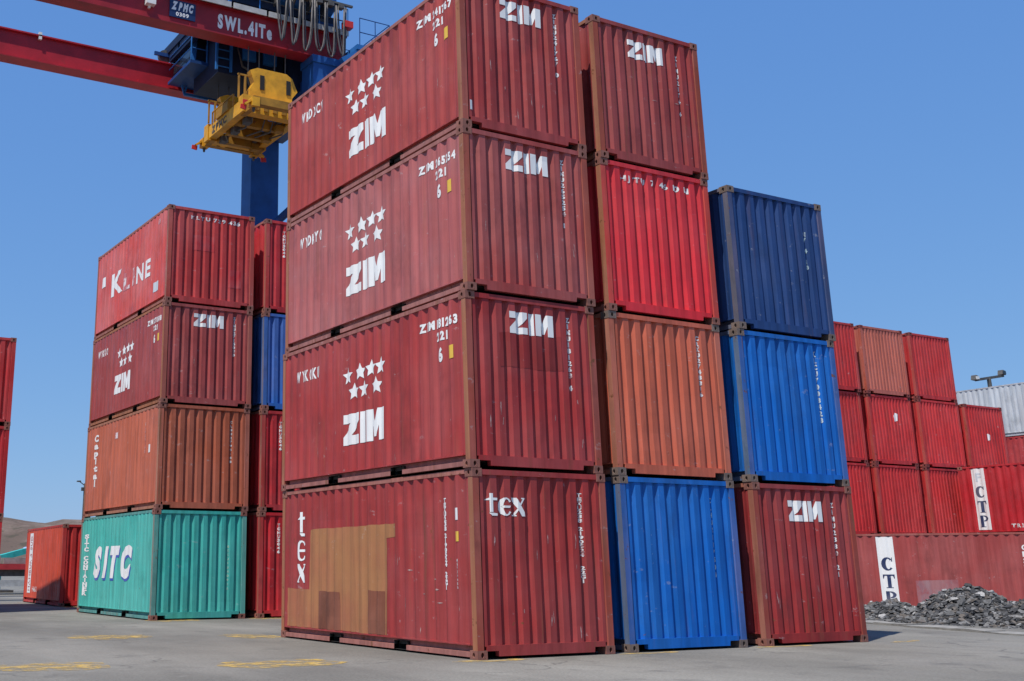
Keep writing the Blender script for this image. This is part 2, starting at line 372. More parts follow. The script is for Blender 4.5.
def kit(Lc):
    """shared meshes of everything but the panels"""
    if Lc in _kit: return _kit[Lc]
    k = {}
    pc = [Lc/2-1.03, Lc/2+1.03]; pw = 0.18
    for sx in (0, 1):
        X = (lambda x: x) if sx == 0 else (lambda x: CW-x)
        for sy in (0, 1):
            Y = (lambda y: y) if sy == 0 else (lambda y, L=Lc: L-y)
            poly = [(0.0,0.0),(0.108,0.0),(0.125,0.03),(0.135,0.075),(0.10,0.105),(0.0,0.11)]
            m = MB().prism([(X(a), Y(b)) for a, b in poly], 'z', 0.118, 2.475)
            pme = m.mesh('corner_post'); pme.materials.append(None)
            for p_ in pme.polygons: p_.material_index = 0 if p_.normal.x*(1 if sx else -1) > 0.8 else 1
            k['corner_post', sx, sy] = pme
            for top in (0, 1): k['corner_casting', sx, sy, top] = casting_mesh(sx, sy, Lc, top)
        def bx(m, x0, y0, z0, x1, y1, z1): m.box(min(X(x0), X(x1)), y0, z0, max(X(x0), X(x1)), y1, z1)
        m = MB(); bx(m, 0.003, 0.178, 2.515, 0.065, Lc-0.178, 2.578); k['top_rail', sx] = m.mesh('top_rail')
        m = MB(); ys = [0.178, pc[0]-pw, pc[0]+pw, pc[1]-pw, pc[1]+pw, Lc-0.178]
        for a, b in ((ys[0], ys[1]), (ys[2], ys[3]), (ys[4], ys[5])):
            bx(m, 0.0, a, 0.030, 0.09, b, 0.098); bx(m, 0.075, a, 0.099, 0.12, b, 0.182)
        for a, b in ((ys[1], ys[2]), (ys[3], ys[4])): bx(m, 0.075, a, 0.155, 0.12, b, 0.182)
        k['bottom_rail', sx] = m.mesh('bottom_rail')
        m = MB(); bx(m, 0.002, 0.178, 0.183, 0.12, Lc-0.178, 0.204); k['panel_ledge', sx] = m.mesh('panel_ledge')
        for ci, c in enumerate(pc):       # open pockets for lifting forks
            m = MB(); a, b = c-pw, c+pw
            v = [(X(0.01), a, 0.03), (X(0.01), b, 0.03), (X(0.01), b, 0.154), (X(0.01), a, 0.154), (X(0.6), a, 0.03), (X(0.6), b, 0.03), (X(0.6), b, 0.154), (X(0.6), a, 0.154)]
            m.add(v, [(0,1,5,4),(1,2,6,5),(2,3,7,6),(3,0,4,7),(4,5,6,7)])
            k['fork_pocket', sx, ci] = m.mesh('fork_pocket')
    for sy in (0, 1):
        Y = (lambda y: y) if sy == 0 else (lambda y, L=Lc: L-y)
        def by(m, x0, y0, z0, x1, y1, z1): m.box(x0, min(Y(y0), Y(y1)), z0, x1, max(Y(y0), Y(y1)), z1)
        m = MB(); by(m, 0.162, 0.004, 2.498, CW-0.162, 0.085, 2.572); k['header', sy] = m.mesh('header')
        m = MB(); m.prism([(0.162, 0.112), (0.36, 0.112), (0.37, 0.040), (CW-0.37, 0.040), (CW-0.36, 0.112), (CW-0.162, 0.112), (CW-0.162, 0.186), (0.162, 0.186)], 'y', Y(0.004), Y(0.09))
        k['sill', sy] = m.mesh('sill')
    # roof: shallow cross-corrugation
    m = MB(); n = int(Lc/0.21); vs = []
    for i in range(n+1):
        y = 0.08+(Lc-0.16)*i/n; z = 2.566 if i % 2 else 2.55
        vs += [(0.06, y, 2.562), (0.25, y, z), (CW-0.25, y, z), (CW-0.06, y, 2.562)]
    m.add(vs, [(i*4+j, i*4+j+1, i*4+j+5, i*4+j+4) for i in range(n) for j in range(3)]); k['roof'] = m.mesh('roof')
    k['floor'] = MB().box(0.10, 0.16, 0.10, CW-0.10, Lc-0.16, 0.17).mesh('floor')
    _kit[Lc] = k; return k
FLOOR_MAT = plain((0.05, 0.04, 0.035), 0.8)
def container(x, y, z, label, colr, group, post=None, Lc=L20, yaw=0.0, seed=0, marks=None, cast=None, fade=0.35, rust=0.3, end_kind='end', endcol=None, rail=None, fadecol=None, flat=False, name='shipping_container'):
    t = empty(name, (x, y, z), yaw); tag(t, label, 'container', group); K = kit(Lc)
    pm = paint(colr, fade, rust, fadecol=fadecol)
    em = paint(endcol, fade, rust) if endcol else pm
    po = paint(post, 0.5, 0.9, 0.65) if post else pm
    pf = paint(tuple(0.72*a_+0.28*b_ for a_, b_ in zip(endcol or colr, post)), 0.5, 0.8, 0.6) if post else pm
    ca = cast or CAST
    rl = paint(rail, 0.5, 0.8, 0.65) if rail else po
    sk = ('side20f' if flat else 'side20') if Lc == L20 else 'side40'
    panels = {}
    for face in ('left', 'right', 'front', 'back'):
        kd = sk if face in ('left', 'right') else end_kind
        o = obj('side_panel' if kd == sk else 'end_panel', panel_mesh(kd, face, Lc, seed if face in ('left', 'front') else 0), pm if kd == sk else em, t)
        panels[face] = (o, kd)
    for sx in (0, 1):
        for sy in (0, 1):
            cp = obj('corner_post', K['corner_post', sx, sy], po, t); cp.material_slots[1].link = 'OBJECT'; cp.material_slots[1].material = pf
            for tp in (0, 1): obj('corner_casting', K['corner_casting', sx, sy, tp], ca, t)
        obj('top_rail', K['top_rail', sx], rl, t); b = obj('bottom_rail', K['bottom_rail', sx], rl, t)
        for ci in (0, 1): obj('fork_pocket', K['fork_pocket', sx, ci], DARK, b)
        obj('panel_ledge', K['panel_ledge', sx], pm, t)
        obj('header', K['header', sx], em, t); obj('sill', K['sill', sx], em, t)
    obj('roof', K['roof'], pm, t); obj('floor', K['floor'], FLOOR_MAT, t)
    if marks:
        def mk(face, fl, name='lettering', mat=WHITE, lift=0.005):
            o, kd = panels[face]; return conform(fl, name, kd, face, Lc, seed if face in ('left', 'front') else 0, mat, o, lift)
        marks(mk)
    return t
CAST = plain((0.235, 0.095, 0.072), 0.75, 0.35, 6, 0.5)
CAST_GREY = plain((0.17, 0.125, 0.105), 0.75, 0.35, 6, 0.4)
CAST_RED = plain((0.20, 0.05, 0.045), 0.75, 0.3, 6, 0.3)
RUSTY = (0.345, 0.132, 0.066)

def zim_marks(num, iso, endnum, tl, side_xy=(2.39, 0.65), star_dy=0.0, end_zim=(0.80, 2.02), end_mat=None, sticker=False, sd=0, patch=False):
    def m(mk):
        scrapes(mk, 'front', 20+sd, 6, 2.2, h1=1.2); scrapes(mk, 'left', 30+sd, 3, 5.8, h1=1.2)
        if patch: mk('front', Flat().poly(ragged([(0.62,1.50),(0.60,2.02),(1.78,2.05),(1.80,1.52)], random.Random(2)), 0, 0, 1, 1), 'paint_patch', PATCH_MAROON, 0.002)
        mk('left', zim(Flat(), side_xy[0], side_xy[1], 1.33, 0.52), 'logo')
        for sx, sy in ((2.52, 1.80), (2.93, 1.82), (3.29, 1.83), (3.60, 1.83), (2.72, 1.51), (3.05, 1.52), (3.46, 1.52)):
            mk('left', Flat().poly(STAR, sx-0.165, sy-0.15+star_dy, 0.34, 0.31), 'star')
        mk('left', Flat().text('ZIM', 4.80, 2.15, 0.13, 0.41, 'h').text(num, 5.26, 2.15, 0.13, 0.54, 'h'), 'lettering', WHITE)
        mk('left', Flat().text(iso, 5.25, 1.95, 0.13, 0.29, 'h'), 'lettering', WHITE)
        mk('left', Flat().column('6', 5.30, 1.83, 0.20, 0.2, 0.13, 'h'), 'lettering', WHITE)
        mk('left', Flat().poly(I_[0], 5.58, 1.63, 0.13, 0.20), 'height_sign', YELLOW)
        mk('left', Flat().text(tl, 0.55, 1.95, 0.20, 0.92, 'b', 0.16), 'lettering', WHITE)
        mk('front', zim(Flat(), end_zim[0], end_zim[1], 0.83, 0.335), 'logo', end_mat or WHITE)
        mk('front', Flat().column(endnum, 1.915, 2.37, 0.074, 0.096, 0.066, 'h'), 'lettering', WHITE_WORN)
        if sticker: mk('front', Flat().poly(I_[0], 0.150, 0.30, 0.06, 0.16), 'sticker', GREY_INK)
    return m
def end_number(num, x=1.92, top=2.36, mat=None, p=0.094, more=None):
    def m(mk):
        mk('front', Flat().column(num, x, top, p*0.75, p, 0.062, 'h'), 'lettering', mat or WHITE_WORN)
        if more: more(mk)
    return m
def ragged(pts, r, amp=0.018, step=0.16):
    out = []
    for i, a in enumerate(pts):
        b = pts[(i+1) % len(pts)]; L_ = math.hypot(b[0]-a[0], b[1]-a[1]); k_ = max(1, int(L_/step))
        for q in range(k_):
            t = q/k_; nx_, ny_ = -(b[1]-a[1])/L_, (b[0]-a[0])/L_; o_ = r.uniform(-amp, amp)
            out.append((a[0]+(b[0]-a[0])*t+nx_*o_, a[1]+(b[1]-a[1])*t+ny_*o_))
    return out
def scrapes(mk, face, seed, n, smax, mat=None, s0=0.2, h0=0.3, h1=2.2, tall=1.0):
    """thin scratches, mostly on the proud flats of the sheet"""
    r = random.Random(seed)
    for _ in range(n):
        y = r.uniform(h0, h1); w_ = r.uniform(0.004, 0.013); h_ = r.uniform(0.03, 0.13)*tall
        if face == 'front': x = 0.128+(CW-0.256)/9*r.randint(1, 8)+r.uniform(-0.035, 0.035)
        else: x = r.uniform(s0, smax)
        if tall < 0.5: w_ = r.uniform(0.03, 0.09); h_ = r.uniform(0.006, 0.014)
        k_ = 8; sl = r.uniform(-0.15, 0.15)
        pts = [(x+w_*math.cos(2*math.pi*i/k_)*r.uniform(.4, 1)+sl*h_*math.sin(2*math.pi*i/k_), y+h_*math.sin(2*math.pi*i/k_)*r.uniform(.6, 1)) for i in range(k_)]
        mk(face, Flat().poly(pts, 0, 0, 1, 1), 'scrape', mat or SCRAPE, 0.003)
def tex_marks(mk):
    rg = random.Random(5)
    scrapes(mk, 'front', 1, 12, 2.2, h1=1.7); scrapes(mk, 'left', 2, 6, 5.8, s0=3.9, h1=1.4); scrapes(mk, 'left', 3, 5, 5.2, s0=4.0, h0=0.7, h1=1.3, tall=0.3)
    fl = Flat(); tex_t(fl, 0.22, 1.93, 0.24, 0.25); tex_e(fl, 0.47, 1.93, 0.22, 0.26); tex_x(fl, 0.69, 1.93, 0.26, 0.26)
    mk('front', fl, 'logo')
    mk('front', Flat().column('TEXU238', 1.93, 2.29, 0.052, 0.062, 0.062).column('2190524', 1.93, 1.80, 0.052, 0.062, 0.062).column('22G1', 1.93, 1.24, 0.052, 0.062, 0.062), 'lettering', WHITE_WORN)
    mk('left', Flat().poly(ragged([(1.04,0.85),(1.06,1.87),(3.96,1.885),(3.96,1.68),(3.70,1.665),(3.68,0.21),(0.20,0.21),(0.20,0.86)], rg, 0.007), 0, 0, 1, 1), 'paint_patch', PRIMER, 0.003)
    mk('left', Flat().poly(ragged([(1.38,0.21),(1.38,0.83),(2.14,0.82),(2.17,0.21)], rg, 0.007), 0, 0, 1, 1), 'paint_patch', PATCH_DARK, 0.006)
    mk('left', Flat().poly(ragged([(3.09,0.21),(3.09,0.87),(3.59,0.86),(3.58,0.21)], rg, 0.007), 0, 0, 1, 1), 'paint_patch', PATCH_DARK, 0.006)
    fl = Flat(); tex_t(fl, 0.60, 1.76, 0.30, 0.34); mk('left', fl, 'lettering')
    fl = Flat(); tex_e(fl, 0.58, 1.33, 0.30, 0.36); mk('left', fl, 'lettering')
    fl = Flat(); tex_x(fl, 0.57, 0.96, 0.34, 0.32); mk('left', fl, 'lettering')
    mk('left', Flat().column('TEXU238', 5.29, 2.20, 0.062, 0.067, 0.085, 'h').column('2190524', 5.29, 1.70, 0.062, 0.067, 0.085, 'h').column('22G1', 5.29, 1.16, 0.058, 0.062, 0.085, 'h'), 'lettering', WHITE)
    mk('left', Flat().poly(I_[0], 5.57, 1.88, 0.09, 0.17), 'sticker', WHITE)
    mk('left', Flat().poly(I_[0], 5.57, 1.58, 0.10, 0.14), 'height_sign', YELLOW)
    mk('left', Flat().column('MGW30480', 5.59, 1.34, 0.04, 0.053, 0.04), 'lettering', WHITE_WORN)
def sitc_marks(mk):
    fl = Flat().text('SITC', 1.34, 0.96, 0.72, 3.2, 'i', 0.10)
    mk('left', fl, 'logo', BLUE_INK, 0.004)
    mk('left', Flat().text('SITC', 1.30, 1.02, 0.72, 3.2, 'i', 0.10), 'logo', WHITE, 0.007)
    mk('left', Flat().column('SITC CONTAINER', 0.38, 2.12, 0.11, 0.118, 0.40, 'h'), 'lettering', WHITE)
    mk('front', Flat().column('SEGU1340922', 1.95, 1.75, 0.055, 0.10, 0.04), 'lettering', worn((0.35, 0.55, 0.40), 0.8, (0.1, 0.4, 0.36), t=0.42))
def kline_marks(mk):
    mk('left', Flat().poly([(0,0),(.1,1),(.9,1),(1,0)], 0.50, 1.50, 0.36, 0.30), 'lettering', WHITE)
    mk('left', Flat().text('K', 1.45, 1.06, 0.66, 1.0, 'b'), 'lettering', WHITE)
    mk('left', Flat().text('LI', 2.55, 1.00, 0.50, 0.95, 'b'), 'lettering', WHITE_FADED)
    mk('left', Flat().text('NE', 3.62, 0.98, 0.48, 1.15, 'b'), 'lettering', WHITE)
    mk('left', Flat().poly(I_[0], 5.05, 0.42, 0.38, 0.26), 'sticker', GREY_INK)
    mk('left', Flat().poly(I_[0], 5.25, 2.24, 0.18, 0.12), 'sticker', WHITE_FADED)
    mk('front', Flat().text('KLTU 729 436', 0.62, 2.28, 0.10, 1.40), 'lettering', WHITE_WORN)
    mk('front', Flat().poly([(0,0),(1,0.02),(0.98,1),(0.02,0.97)], 1.72, 0.55, 0.36, 0.50), 'paint_patch', PATCH_RED, 0.004)
    mk('front', Flat().poly([(0,0),(1,0.02),(0.98,1),(0.02,0.97)], 0.70, 1.45, 0.60, 0.42), 'paint_patch', PATCH_RED, 0.004)
def brown_marks(mk):
    mk('left', Flat().column('Capital', 0.74, 2.28, 0.18, 0.21, 0.34, 'h'), 'lettering', WHITE)
    mk('left', Flat().column('CLHU2790', 5.00, 2.20, 0.07, 0.10, 0.07), 'lettering', WHITE_FADED)
    mk('left', Flat().poly(I_[0], 5.30, 1.42, 0.14, 0.20), 'sticker', WHITE)
    mk('left', Flat().poly(I_[0], 2.60, 2.02, 0.22, 0.16), 'sticker', WHITE_FADED)
    mk('front', Flat().column('CLHU2790148', 1.93, 2.25, 0.06, 0.10, 0.045), 'lettering', WHITE_WORN)
def ctp_marks(x, faded, tail):
    def m(mk):
        mk('left', Flat().poly(I_[0], x, 0.26, 0.50, 2.22), 'sign_strip', WHITE, 0.006)
        if faded: mk('left', Flat().text('F', x+0.15, 2.02, 0.30, 0.20), 'lettering', GREY_INK, 0.009)
        for ch, yy in (('C', 1.42), ('T', 0.88), ('P', 0.36)):
            fl = Flat(); serif(fl, ch, x+0.08, yy, 0.36, 0.42); mk('left', fl, 'lettering', NAVY_INK, 0.009)
        tail(mk)
    return m

GA = 'containers in the tall front stack of maroon boxes'
SX = 0
# front row, three columns side by side ---------------------------------------------------
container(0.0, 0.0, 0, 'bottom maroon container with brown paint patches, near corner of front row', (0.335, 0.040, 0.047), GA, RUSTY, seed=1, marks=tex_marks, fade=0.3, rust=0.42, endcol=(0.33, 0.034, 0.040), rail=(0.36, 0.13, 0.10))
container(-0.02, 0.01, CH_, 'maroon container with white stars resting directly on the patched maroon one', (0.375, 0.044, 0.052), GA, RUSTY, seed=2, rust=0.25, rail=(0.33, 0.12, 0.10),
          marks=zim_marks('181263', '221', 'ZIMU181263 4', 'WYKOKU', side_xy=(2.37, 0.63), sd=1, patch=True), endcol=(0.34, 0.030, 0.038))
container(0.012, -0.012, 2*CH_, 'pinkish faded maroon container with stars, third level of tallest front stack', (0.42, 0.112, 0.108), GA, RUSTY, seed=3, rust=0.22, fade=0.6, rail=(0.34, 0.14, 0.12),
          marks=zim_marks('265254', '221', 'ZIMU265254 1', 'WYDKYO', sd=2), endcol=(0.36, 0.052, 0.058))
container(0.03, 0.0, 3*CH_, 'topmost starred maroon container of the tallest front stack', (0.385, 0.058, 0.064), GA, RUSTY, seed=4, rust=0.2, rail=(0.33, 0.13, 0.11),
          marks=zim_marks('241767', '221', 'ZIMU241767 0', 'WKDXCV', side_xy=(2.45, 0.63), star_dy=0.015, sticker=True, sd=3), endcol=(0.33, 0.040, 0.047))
GB = 'containers in the middle column of the front row'
XB, YB = 2.793, 0.06
def b0_marks(mk):
    mk('front', Flat().column('CLHU2117504', 1.90, 2.30, 0.075, 0.115, 0.055), 'lettering', worn((0.45, 0.55, 0.65), 0.6, (0.02, 0.1, 0.4), t=0.5))
    mk('front', Flat().column('....', 0.56, 1.72, 0.02, 0.14, 0.03), 'lettering', worn((0.4, 0.55, 0.7), 0.3, (0.02, 0.1, 0.4)))
container(XB, YB, 0, 'bright blue container on the ground between patched maroon and rusty posted boxes', (0.004, 0.112, 0.44), GB, (0.085, 0.135, 0.23), seed=5, rust=0.12, fade=0.3, fadecol=(0.03, 0.17, 0.50), cast=CAST_GREY, marks=b0_marks)
container(XB-0.01, YB+0.01, CH_, 'orange brown container standing on the bright blue one', (0.53, 0.118, 0.066), GB, (0.40, 0.145, 0.09), seed=6, rust=0.15, fade=0.2, cast=CAST_GREY, marks=end_number('CRXU2748316'))
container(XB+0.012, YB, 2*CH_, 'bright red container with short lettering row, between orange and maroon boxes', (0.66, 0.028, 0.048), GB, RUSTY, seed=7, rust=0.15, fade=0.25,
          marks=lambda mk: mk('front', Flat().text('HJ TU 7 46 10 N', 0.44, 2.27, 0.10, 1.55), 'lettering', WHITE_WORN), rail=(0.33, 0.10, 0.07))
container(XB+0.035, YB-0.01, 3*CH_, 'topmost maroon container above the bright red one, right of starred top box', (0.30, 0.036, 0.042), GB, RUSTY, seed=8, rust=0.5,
          marks=lambda mk: (scrapes(mk, 'front', 52, 4, 2.2, SCRAPE, h0=1.25, h1=1.35, tall=0.2), mk('front', zim(Flat(), 0.78, 1.98, 0.80, 0.33), 'logo', WHITE), mk('front', Flat().column('ZIMU2174 4', 1.92, 2.26, 0.085, 0.118, 0.05), 'lettering', WHITE_WORN)))
GC = 'containers in the right hand column of the front row'
XC, YC = 5.683, 0.072
container(XC, YC, 0, 'maroon container with rusty corner posts on the ground, rightmost of front row', (0.30, 0.027, 0.034), GC, (0.34, 0.115, 0.07), seed=9, rust=0.5,
          marks=lambda mk: (scrapes(mk, 'front', 54, 5, 2.2, h1=1.0), mk('front', zim(Flat(), 0.81, 1.97, 0.83, 0.34), 'logo'), mk('front', Flat().column('ZIMU2380 21', 1.93, 2.30, 0.08, 0.115, 0.05), 'lettering', WHITE_WORN)))
container(XC-0.01, YC+0.01, CH_, 'bright blue container under the dark navy one', (0.004, 0.115, 0.45), GC, (0.10, 0.155, 0.25), seed=10, rust=0.12, fade=0.3, fadecol=(0.03, 0.17, 0.50), cast=CAST_GREY, marks=end_number('KLCU7008428', p=0.118, mat=worn((0.50, 0.58, 0.62), 0.6, (0.02, 0.1, 0.4), t=0.5)))
container(XC+0.05, YC, 2*CH_, 'dark navy blue container on top of the bright blue one', (0.018, 0.054, 0.175), GC, (0.105, 0.12, 0.17), seed=11, rust=0.1, fade=0.3, fadecol=(0.04, 0.075, 0.20), cast=CAST_GREY, marks=end_number('NV 4 10', top=2.0, p=0.105, mat=worn((0.30, 0.42, 0.45), 0.7, (0.03, 0.06, 0.2), t=0.45)))
# second row on the left --------------------------------------------------------------------
GD = 'containers in the four high stack behind, on the left'
XD, YD = 0.17, 13.42
container(XD, YD, 0, 'teal container with slanted white lettering on the ground', (0.075, 0.46, 0.39), GD, (0.22, 0.24, 0.20), seed=12, rust=0.1, fade=0.15, fadecol=(0.20, 0.42, 0.36), marks=sitc_marks, flat=True, end_kind='end', rail=(0.10, 0.30, 0.27), endcol=(0.05, 0.40, 0.35))
container(XD+0.03, YD, CH_, 'orange brown container standing on the teal one', (0.52, 0.138, 0.080), GD, (0.37, 0.16, 0.10), seed=13, rust=0.12, marks=brown_marks, flat=True, endcol=(0.42, 0.098, 0.060))
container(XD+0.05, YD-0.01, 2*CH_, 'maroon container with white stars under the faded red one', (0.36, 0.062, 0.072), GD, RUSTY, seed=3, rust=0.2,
          marks=zim_marks('271508', '221', 'ZIMU2715083', 'WYKXO', side_xy=(2.2, 0.68)), flat=True)
container(XD+0.07, YD, 3*CH_, 'faded red container with worn white lettering atop the left stack', (0.64, 0.085, 0.088), GD, (0.33, 0.12, 0.085), seed=2, rust=0.12, fade=0.45, fadecol=(0.64, 0.20, 0.19), marks=kline_marks, flat=True, endcol=(0.46, 0.042, 0.05))
GE = 'containers in the stack half hidden behind the tallest stack'
XE, YE = 2.95, 13.38
for k, (c, lb, pst) in enumerate(((( 0.48, 0.018, 0.030), 'red container at ground level right of the teal one', (0.34, 0.07, 0.06)), ((0.46, 0.022, 0.034), 'red container directly under the blue one, beside orange brown container', (0.3, 0.10, 0.07)),
                             ((0.014, 0.12, 0.42), 'blue container sandwiched between red ones behind the tallest stack', (0.12, 0.13, 0.2)), ((0.50, 0.024, 0.038), 'topmost red container on the blue one, in front of crane leg', (0.36, 0.09, 0.07)))):
    container(XE+0.02*k, YE, k*CH_, lb, c, GE, pst, seed=(5, 7, 6, 8)[k], rust=0.2, marks=end_number('TGHU3046', x=0.52, top=2.30) if k != 2 else None)
container(-4.38, 20.1, 0, 'bottom red container of the stack at left picture edge', (0.46, 0.022, 0.034), 'containers at the left picture edge', seed=5, rust=0.2)
container(-4.36, 20.1, CH_, 'middle red container of the stack at left picture edge', (0.42, 0.024, 0.036), 'containers at the left picture edge', seed=6, rust=0.2)
container(-4.35, 20.1, 2*CH_, 'top red container of the stack at left picture edge', (0.44, 0.028, 0.038), 'containers at the left picture edge', seed=7, rust=0.2)
def g_marks(mk):
    mk('left', Flat().poly(I_[0], 0.60, 0.34, 0.56, 2.08), 'sign_strip', WHITE)
    mk('left', Flat().rot_text('HAMBURG SUD', 1.04, 0.42, 0.32, 1.9, 'r', 0.16), 'lettering', PATCH_RED, 0.008)
    mk('left', Flat().text('HASU', 1.5, 0.40, 0.17, 0.8), 'lettering', WHITE_WORN)
container(0.95, 24.1, 0, 'single orange red container on the ground left of the teal one', (0.66, 0.075, 0.038), None, (0.50, 0.04, 0.04), yaw=-0.056, seed=1, rust=0.05, fade=0.12, marks=g_marks, flat=True, endcol=(0.50, 0.03, 0.035))

# far block on the right ----------------------------------------------------------------------
SINK = -0.30
GH = 'red containers in the far block on the right'
XH, YH, PH = 25.15, 14.0, 2.87
def hmark(px_, py_, sz):
    return lambda mk: mk('front', Flat().poly([(0.1,0.0),(0.8,0.1),(1,0.8),(0.4,1),(0,0.6)], px_, py_, sz*0.7, sz), 'sticker', WHITE)
hl = {(0,0): 'bottom red container of the far block, behind the strip marked maroon container', (1,0): 'second bottom red container of the far block, behind the strip marked maroon container',
      (2,0): 'third bottom red container of the far block, behind the strip marked maroon container', (3,0): 'rightmost bottom red container of the far block behind both strip marked containers',
      (0,1): 'red container two rows up in far block, leftmost, next to blue box', (1,1): 'red container two rows up in far block, second from left', (2,1): 'red container two rows up in far block, half hidden by the white strip container',
      (3,1): 'red container two rows up in far block, behind the bright white strip container',
      (0,2): 'red container one below the top, leftmost of far block', (1,2): 'red container with small white mark, under the faded brownish box', (2,2): 'red container under the last top box of far block', (3,2): 'red container at the low right end of far block before pale container',
      (0,3): 'top left red container of the far block beside navy box', (1,3): 'faded brownish pink container on top of the far red block', (2,3): 'top right red container of the far block'}
hc = random.Random(3)
for k in range(4):
    for i in range(4):
        if (i, k) not in hl: continue
        j = hc.uniform(-0.03, 0.03); b = hc.uniform(0.88, 1.10)
        c = (0.53*b, 0.034*b, 0.044*b); pst = (0.45, 0.06, 0.06)
        if (i, k) == (1, 3): c, pst = (0.49, 0.135, 0.095), (0.46, 0.09, 0.07)
        mk = hmark(1.35, 1.62, 0.36) if (i, k) == (1, 2) else hmark(1.25, 1.2, 0.28) if (i, k) == (3, 2) else hmark(0.66, 1.5, 0.34) if (i, k) == (0, 3) else None
        container(XH+i*PH+j, YH+hc.uniform(-0.03, 0.03), SINK+k*CH_, hl[i, k], c, GH, pst, seed=(5, 6, 7, 8)[(i+k) % 4], rust=0.15, marks=mk, end_kind='end12', fade=0.25, cast=CAST_RED)
# maroon CTP container standing obliquely in front
ang = math.atan2(0.54, 0.84)
ux, uy = 0.54, -0.84
ln = math.hypot(ux, uy); ux /= ln; uy /= ln
fx, fy = 23.72, 12.45                      # far left foot
yawc = math.atan2(ux, -uy)                 # local -y runs along (ux,uy)
container(fx+ux*L20, fy+uy*L20, SINK, 'maroon container with white lettered strip directly behind the rubble', (0.34, 0.060, 0.070), 'containers with a white lettered strip', (0.30, 0.07, 0.07), yaw=yawc, seed=4, rust=0.15,
          marks=ctp_marks(0.98, False, lambda mk: (mk('left', Flat().column('GESU', 5.05, 2.2, 0.16, 0.2, 0.16), 'lettering', WHITE), mk('left', Flat().poly([(0,0),(1,0.05),(1,1),(0,0.95)], 2.0, 0.35, 1.2, 0.80), 'paint_patch', PATCH_GREY, 0.004))))
container(32.0, 7.45, SINK, 'red container hidden behind the strip marked maroon container', (0.43, 0.03, 0.04), None, seed=6)
container(32.0, 7.45, SINK+CH_, 'bright red container with white lettered strip above the maroon one', (0.47, 0.022, 0.036), 'containers with a white lettered strip', seed=5, rust=0.1, fade=0.2,
          marks=ctp_marks(0.50, True, lambda mk: mk('left', Flat().text('TRLU 28', 1.75, 0.32, 0.13, 1.1), 'lettering', WHITE_WORN)))
# pale stack behind
GW = 'containers stacked under the pale grey one far right'
for k in range(3):
    container(47.0, 12.2, SINK+k*CH_, ('bottom', 'second lowest', 'third')[k]+' red long container under the pale grey one', (0.44, 0.03, 0.04), GW, Lc=L40, seed=0)
container(47.0, 12.2, SINK+3*CH_, 'pale grey long container on top at far right', (0.55, 0.56, 0.58), GW, (0.45, 0.46, 0.48), Lc=L40, seed=0, rust=0.0, fade=0.3, fadecol=(0.5, 0.56, 0.60), cast=CAST_GREY)

# ------------------------------------------------------------------ ground
def gz(x, y):
    t = max(0.0, min(1.0, (x-18.5)/4.0)); return SINK*t*t*(3-2*t)
def ground_material():
    n = NT('yard_concrete'); v = n.coord(out='Object')
    c = n.mix(n.ramp(n.noise(v, 0.16, 6, 0.6), 0.32, 0.70), (0.138, 0.131, 0.115), (0.208, 0.198, 0.174))
    st = n.noise(n.coord((3, 5, 0), (0.5, 0.12, 1)), 1.0, 6, 0.6)       # tyre-swept bands
    c = n.mix(1.0, c, n.val(n.ramp(st, 0.3, 0.72, 0.80, 1.12)), 'MULTIPLY')
    c = n.mix(n.ramp(n.noise(v, 1.1, 8, 0.7), 0.52, 0.70, 0, 0.6), c, (0.088, 0.085, 0.078))   # oil and damp stains
    c = n.mix(n.ramp(n.noise(v, 2.7, 7, 0.7), 0.60, 0.70, 0, 0.35), c, (0.27, 0.26, 0.245))     # dusty patches
    c = n.mix(1.0, c, n.val(n.ramp(n.noise(v, 26, 5, 0.75), 0.25, 0.75, 0.74, 1.24)), 'MULTIPLY')
    vo = n.n('ShaderNodeTexVoronoi', feature='DISTANCE_TO_EDGE'); vo.inputs['Scale'].default_value = 0.32
    wv = n.n('ShaderNodeVectorMath', operation='ADD'); nz = n.n('ShaderNodeTexNoise'); nz.inputs['Scale'].default_value = 1.2
    n.l(v, nz.inputs['Vector']); n.l(v, wv.inputs[0]); n.l(nz.outputs['Color'], wv.inputs[1]); n.l(wv.outputs[0], vo.inputs['Vector'])
    ck = n.ramp(vo.outputs['Distance'], 0.0, 0.012, 1, 0)
    ckm = n.n('ShaderNodeMath', operation='MULTIPLY'); n.l(ck, ckm.inputs[0]); n.l(n.ramp(n.noise(v, 0.35, 3), 0.48, 0.6), ckm.inputs[1])
    c = n.mix(n.ramp(ckm.outputs[0], 0, 1, 0, 0.55), c, (0.07, 0.068, 0.065))
    nb = n.bump(n.noise(v, 60, 4, 0.7), 0.25, 0.006); nb = n.bump(n.noise(v, 2.0, 5), 0.15, 0.03, nb)
    return n.fin(c, n.ramp(n.noise(v, 0.8, 5), 0.3, 0.7, 0.75, 0.95), nb, 0.25)
xs = [-3000, -1200, -500, -200, -90, -50, -30, -20, -12, -6, 0, 6, 12, 16, 18.5, 19.2, 20, 20.8, 21.6, 22.5, 24, 30, 40, 60, 100, 200, 500, 1200, 3000]
ys = [-600, -200, -80, -40, -20, -10, 0, 8, 16, 30, 50, 90, 200, 500, 1200, 3500]
m = MB(); m.add([(x, y, gz(x, y)) for y in ys for x in xs], [(j*len(xs)+i, j*len(xs)+i+1, (j+1)*len(xs)+i+1, (j+1)*len(xs)+i) for j in range(len(ys)-1) for i in range(len(xs)-1)])
tag(m.build('ground', ground_material()), kind='structure')

